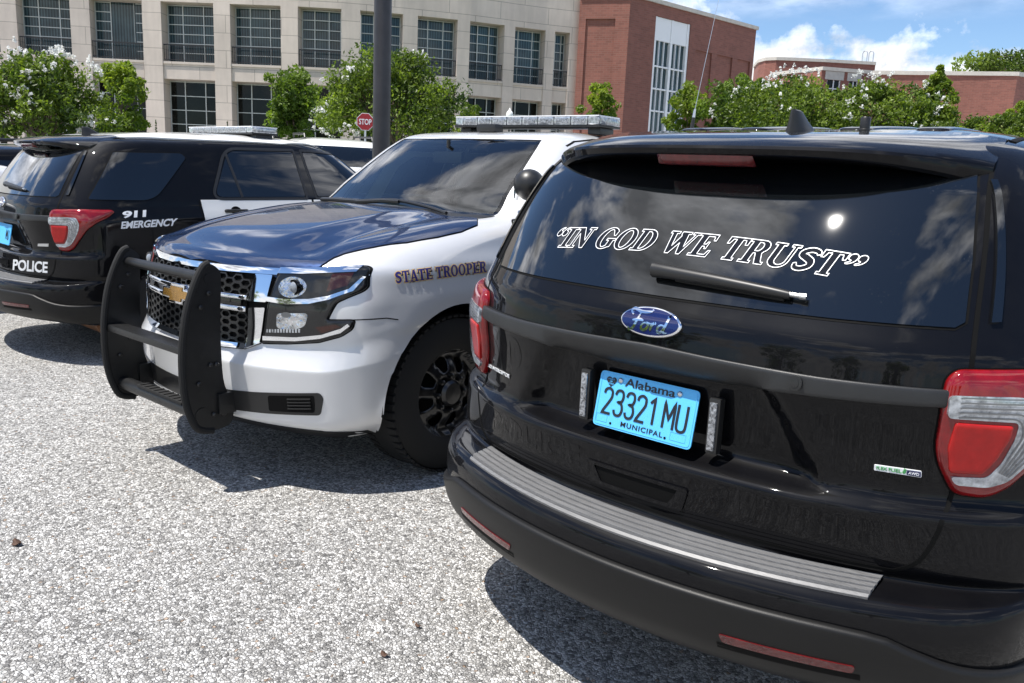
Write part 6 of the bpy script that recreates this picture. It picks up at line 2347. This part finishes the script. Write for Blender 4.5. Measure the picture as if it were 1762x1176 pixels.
p = at_d(628.5, 210, 22.5)
g = float(gz(p[0], p[1]))
ss = thing('stop_sign', 'red octagonal STOP sign on a thin post beside the dark lamp post', 'sign', (p[0], p[1], g), math.atan2(-(CAM[0] - p[0]), (CAM[1] - p[1])) + math.pi)
zc = p[2] - g
R_ = 13.8 / FPX * 22.5 / math.cos(math.pi / 8)
octo = lambda r: [(r * math.cos(rad(22.5 + 45 * k)), zc + r * math.sin(rad(22.5 + 45 * k))) for k in range(8)]
b_ = MB().prism(octo(R_), 'Y', -.004, .004).build('sign_board', 'sign_white', ss)
MB().prism(octo(R_ * .93), 'Y', -.010, -.0045).build('red_field', 'sign_red', b_)
a, f, _ = text2d('STOP', .02)
a = a * [R_ * 1.36, R_ * .62] + [-R_ * .68, zc - R_ * .31]
MB().add([(q[0], -.0125, q[1]) for q in a], f).build('sign_lettering', 'sign_white', b_)
MB().box((0, .03, zc / 2 + .1), (.05, .03, zc + .2), bev=.006).build('sign_post', 'bright_metal', ss)

p = at_d(877, 197, 44)
g = float(gz(p[0], p[1]))
ln_ = thing('street_lantern', 'small white globe lantern on a dark post before the stone building', 'lantern', (p[0], p[1], g))
zc = p[2] - g
MB().lathe([(.10, 0), (.06, .4), (.045, zc - .45), (.07, zc - .40), (.10, zc - .34)], axis='Z', n=14).build('post', 'rail_black', ln_, 'auto')
MB().lathe([(.09, zc - .34), (.17, zc - .20), (.19, zc - .05), (.16, zc + .10), (.08, zc + .18), (.05, zc + .20)], axis='Z', n=18).build('globe', 'globe_white', ln_, 'auto')
MB().lathe([(.07, zc + .20), (.05, zc + .26), (.012, zc + .30), (.004, zc + .40)], axis='Z', n=12).build('finial', 'globe_white', ln_, 'auto')


def simple_car(name, label, loc, rz, mat, sz=1.0, rails=True, cat='suv', roof_mat=None):
    root = thing(name, label, cat, loc, rz, group='cars parked further back')
    G, tq = loft(XL, [max(2, q // 2) for q in XSUB], nR=13, nC=8, nS=36, nF=11)
    K, N = G.shape[:2]
    V = G.reshape(-1, 3) * np.array([1, 1, sz])
    F = [tuple(f) for f in grid_faces(K, N)] + cap_faces((K - 1) * N, N)
    V, F = cut_arch(V, F, .98, .375, .42)
    V, F = cut_arch(V, F, 3.72, .375, .42)
    mesh_obj('body', V, F, mat, root)
    v = Vehicle(root, V, F)
    m = MB().box((0, 2.45, .31), (1.50, 4.1, .06))
    for yy in (.98, 3.72):
        for s in (-1, 1):
            m.well(.425, s * .6, s * .955, (yy, .375))
    m.build('underbody', 'underbody', root)
    for yy in (.98, 3.72):
        for s in (-1, 1):
            t_ = MB().lathe([(.22, -.11), (.34, -.12), (.37, -.08), (.37, .08), (.34, .12), (.22, .11)], axis='X', n=28)
            w_ = t_.build('wheel', 'rubber', root, 'auto')
            w_.location = (s * .86, yy, .37)
            MB().lathe([(.22, s * .06), (.20, s * .10), (.05, s * .11)], axis='X', n=20).build('rim', 'bright_metal', w_, 'auto')
    q = lambda pts: [(a, b * sz) for a, b in pts]
    v.patch('rear_window', v.rear, q([(-.68, 1.22), (.68, 1.22), (.64, 1.56), (-.64, 1.56)]), 'dark_glass', .004, h=.08)
    v.patch('windscreen', lambda a, b: (np.array([a, 9.0, b]), np.array([0, -1.0, 0])), q([(-.62, 1.20), (.62, 1.20), (.56, 1.58), (-.56, 1.58)]), 'dark_glass', .004, h=.08)
    for s in (1, -1):
        sd = v.side if s > 0 else v.side_l
        v.patch('quarter_window', sd, round_poly(q([(.45, 1.22), (1.20, 1.22), (1.22, 1.54), (.65, 1.54)]), .05), 'dark_glass', .004, h=.08)
        v.patch('rear_door_window', sd, round_poly(q([(1.30, 1.22), (2.18, 1.22), (2.15, 1.58), (1.36, 1.56)]), .05), 'dark_glass', .004, h=.08)
        v.patch('front_door_window', sd, round_poly(q([(2.28, 1.24), (3.0, 1.26), (2.66, 1.58), (2.25, 1.59)]), .05), 'dark_glass', .004, h=.08)
        pj = v.wrap if hasattr(v, 'wrap') else None
        v.patch('tail_lamp', v.rear, q([(s * .73, 1.10), (s * .90, 1.10), (s * .88, .86), (s * .76, .86)]), 'red_lens', .01, h=.05)
        v.patch('head_lamp', lambda a, b: (np.array([a, 9.0, b]), np.array([0, -1.0, 0])), q([(s * .62, .86), (s * .88, .90), (s * .86, .76), (s * .64, .74)]), 'clear_lens', .01, h=.06)
        if rails:
            MB().tube([(s * .62, .95, 1.70 * sz), (s * .62, 1.0, 1.765 * sz), (s * .60, 2.2, 1.80 * sz), (s * .58, 2.26, 1.74 * sz)], .018, 8).build('roof_rail', 'black_plastic', root, 'auto')
    return root, v


def park(px, py, d, top):
    """ground point and the drop so that a roof of height `top` shows at this pixel"""
    p_ = at_d(px, py, d)
    return (p_[0], p_[1], float(gz(p_[0], p_[1]))), p_[2]


# black SUV with roof rails behind the far left police car
p_ = at_d(60, 240, 11.8)
simple_car('parked_suv', 'black SUV with roof rails, partly hidden behind the far left police SUV', (p_[0] - .3, p_[1] - 1.6, p_[2] - 1.80), -.04, 'black_paint')
p_ = at_d(-10, 275, 9.4)
simple_car('parked_car', 'silver car at the far left edge, its flank streaked with sky', (p_[0] - 1.1, p_[1] - 2.2, p_[2] - 1.62), -.10, 'silver_paint', .92, False, 'car')
# white SUV behind the lamp post
p_ = at_d(640, 238, 15.5)
simple_car('parked_suv', 'white SUV with dark windows, parked behind the dark lamp post', (p_[0] + .2, p_[1] - .6, p_[2] - 1.74), 1.15, 'white_paint')
p_ = at_d(560, 234, 19.0)
simple_car('parked_suv', 'dark grey SUV with roof rails, roof showing above the white SUV', (p_[0], p_[1] - .4, p_[2] - 1.80), 1.15, 'dark_grey_paint')

P('dry_leaf', (0.07, 0.035, 0.02), 0.7, vary=(40, .4))
for i, (px, py, r_, lab) in enumerate(((30, 938, .028, 'small dark curled leaf on the gravel at the left edge'), (662, 1130, .018, 'brown leaf scrap on the gravel left of the near bumper shadow'), (720, 1080, .014, 'tiny tan leaf scrap on the gravel near the black bumper'))):
    p = at_z(px, py, 0.0)
    rng = np.random.default_rng(90 + i)
    a = np.linspace(0, 2 * math.pi, 14, endpoint=False)
    ring = [(r_ * (1 + .35 * rng.uniform(-1, 1)) * math.cos(q), r_ * .55 * (1 + .3 * rng.uniform(-1, 1)) * math.sin(q), .004 + .5 * r_ * math.cos(q) ** 2 + rng.uniform(0, .003)) for q in a]
    o = MB().add([(0, 0, .005)] + ring, [(0, 1 + k, 1 + (k + 1) % 14) for k in range(14)]).build('fallen_leaf', 'dry_leaf', None, True)
    md = o.modifiers.new('thickness', 'SOLIDIFY')
    md.thickness = .0012
    o.location = tuple(p)
    tag(o, lab, 'leaf', 'leaf scraps on the gravel')
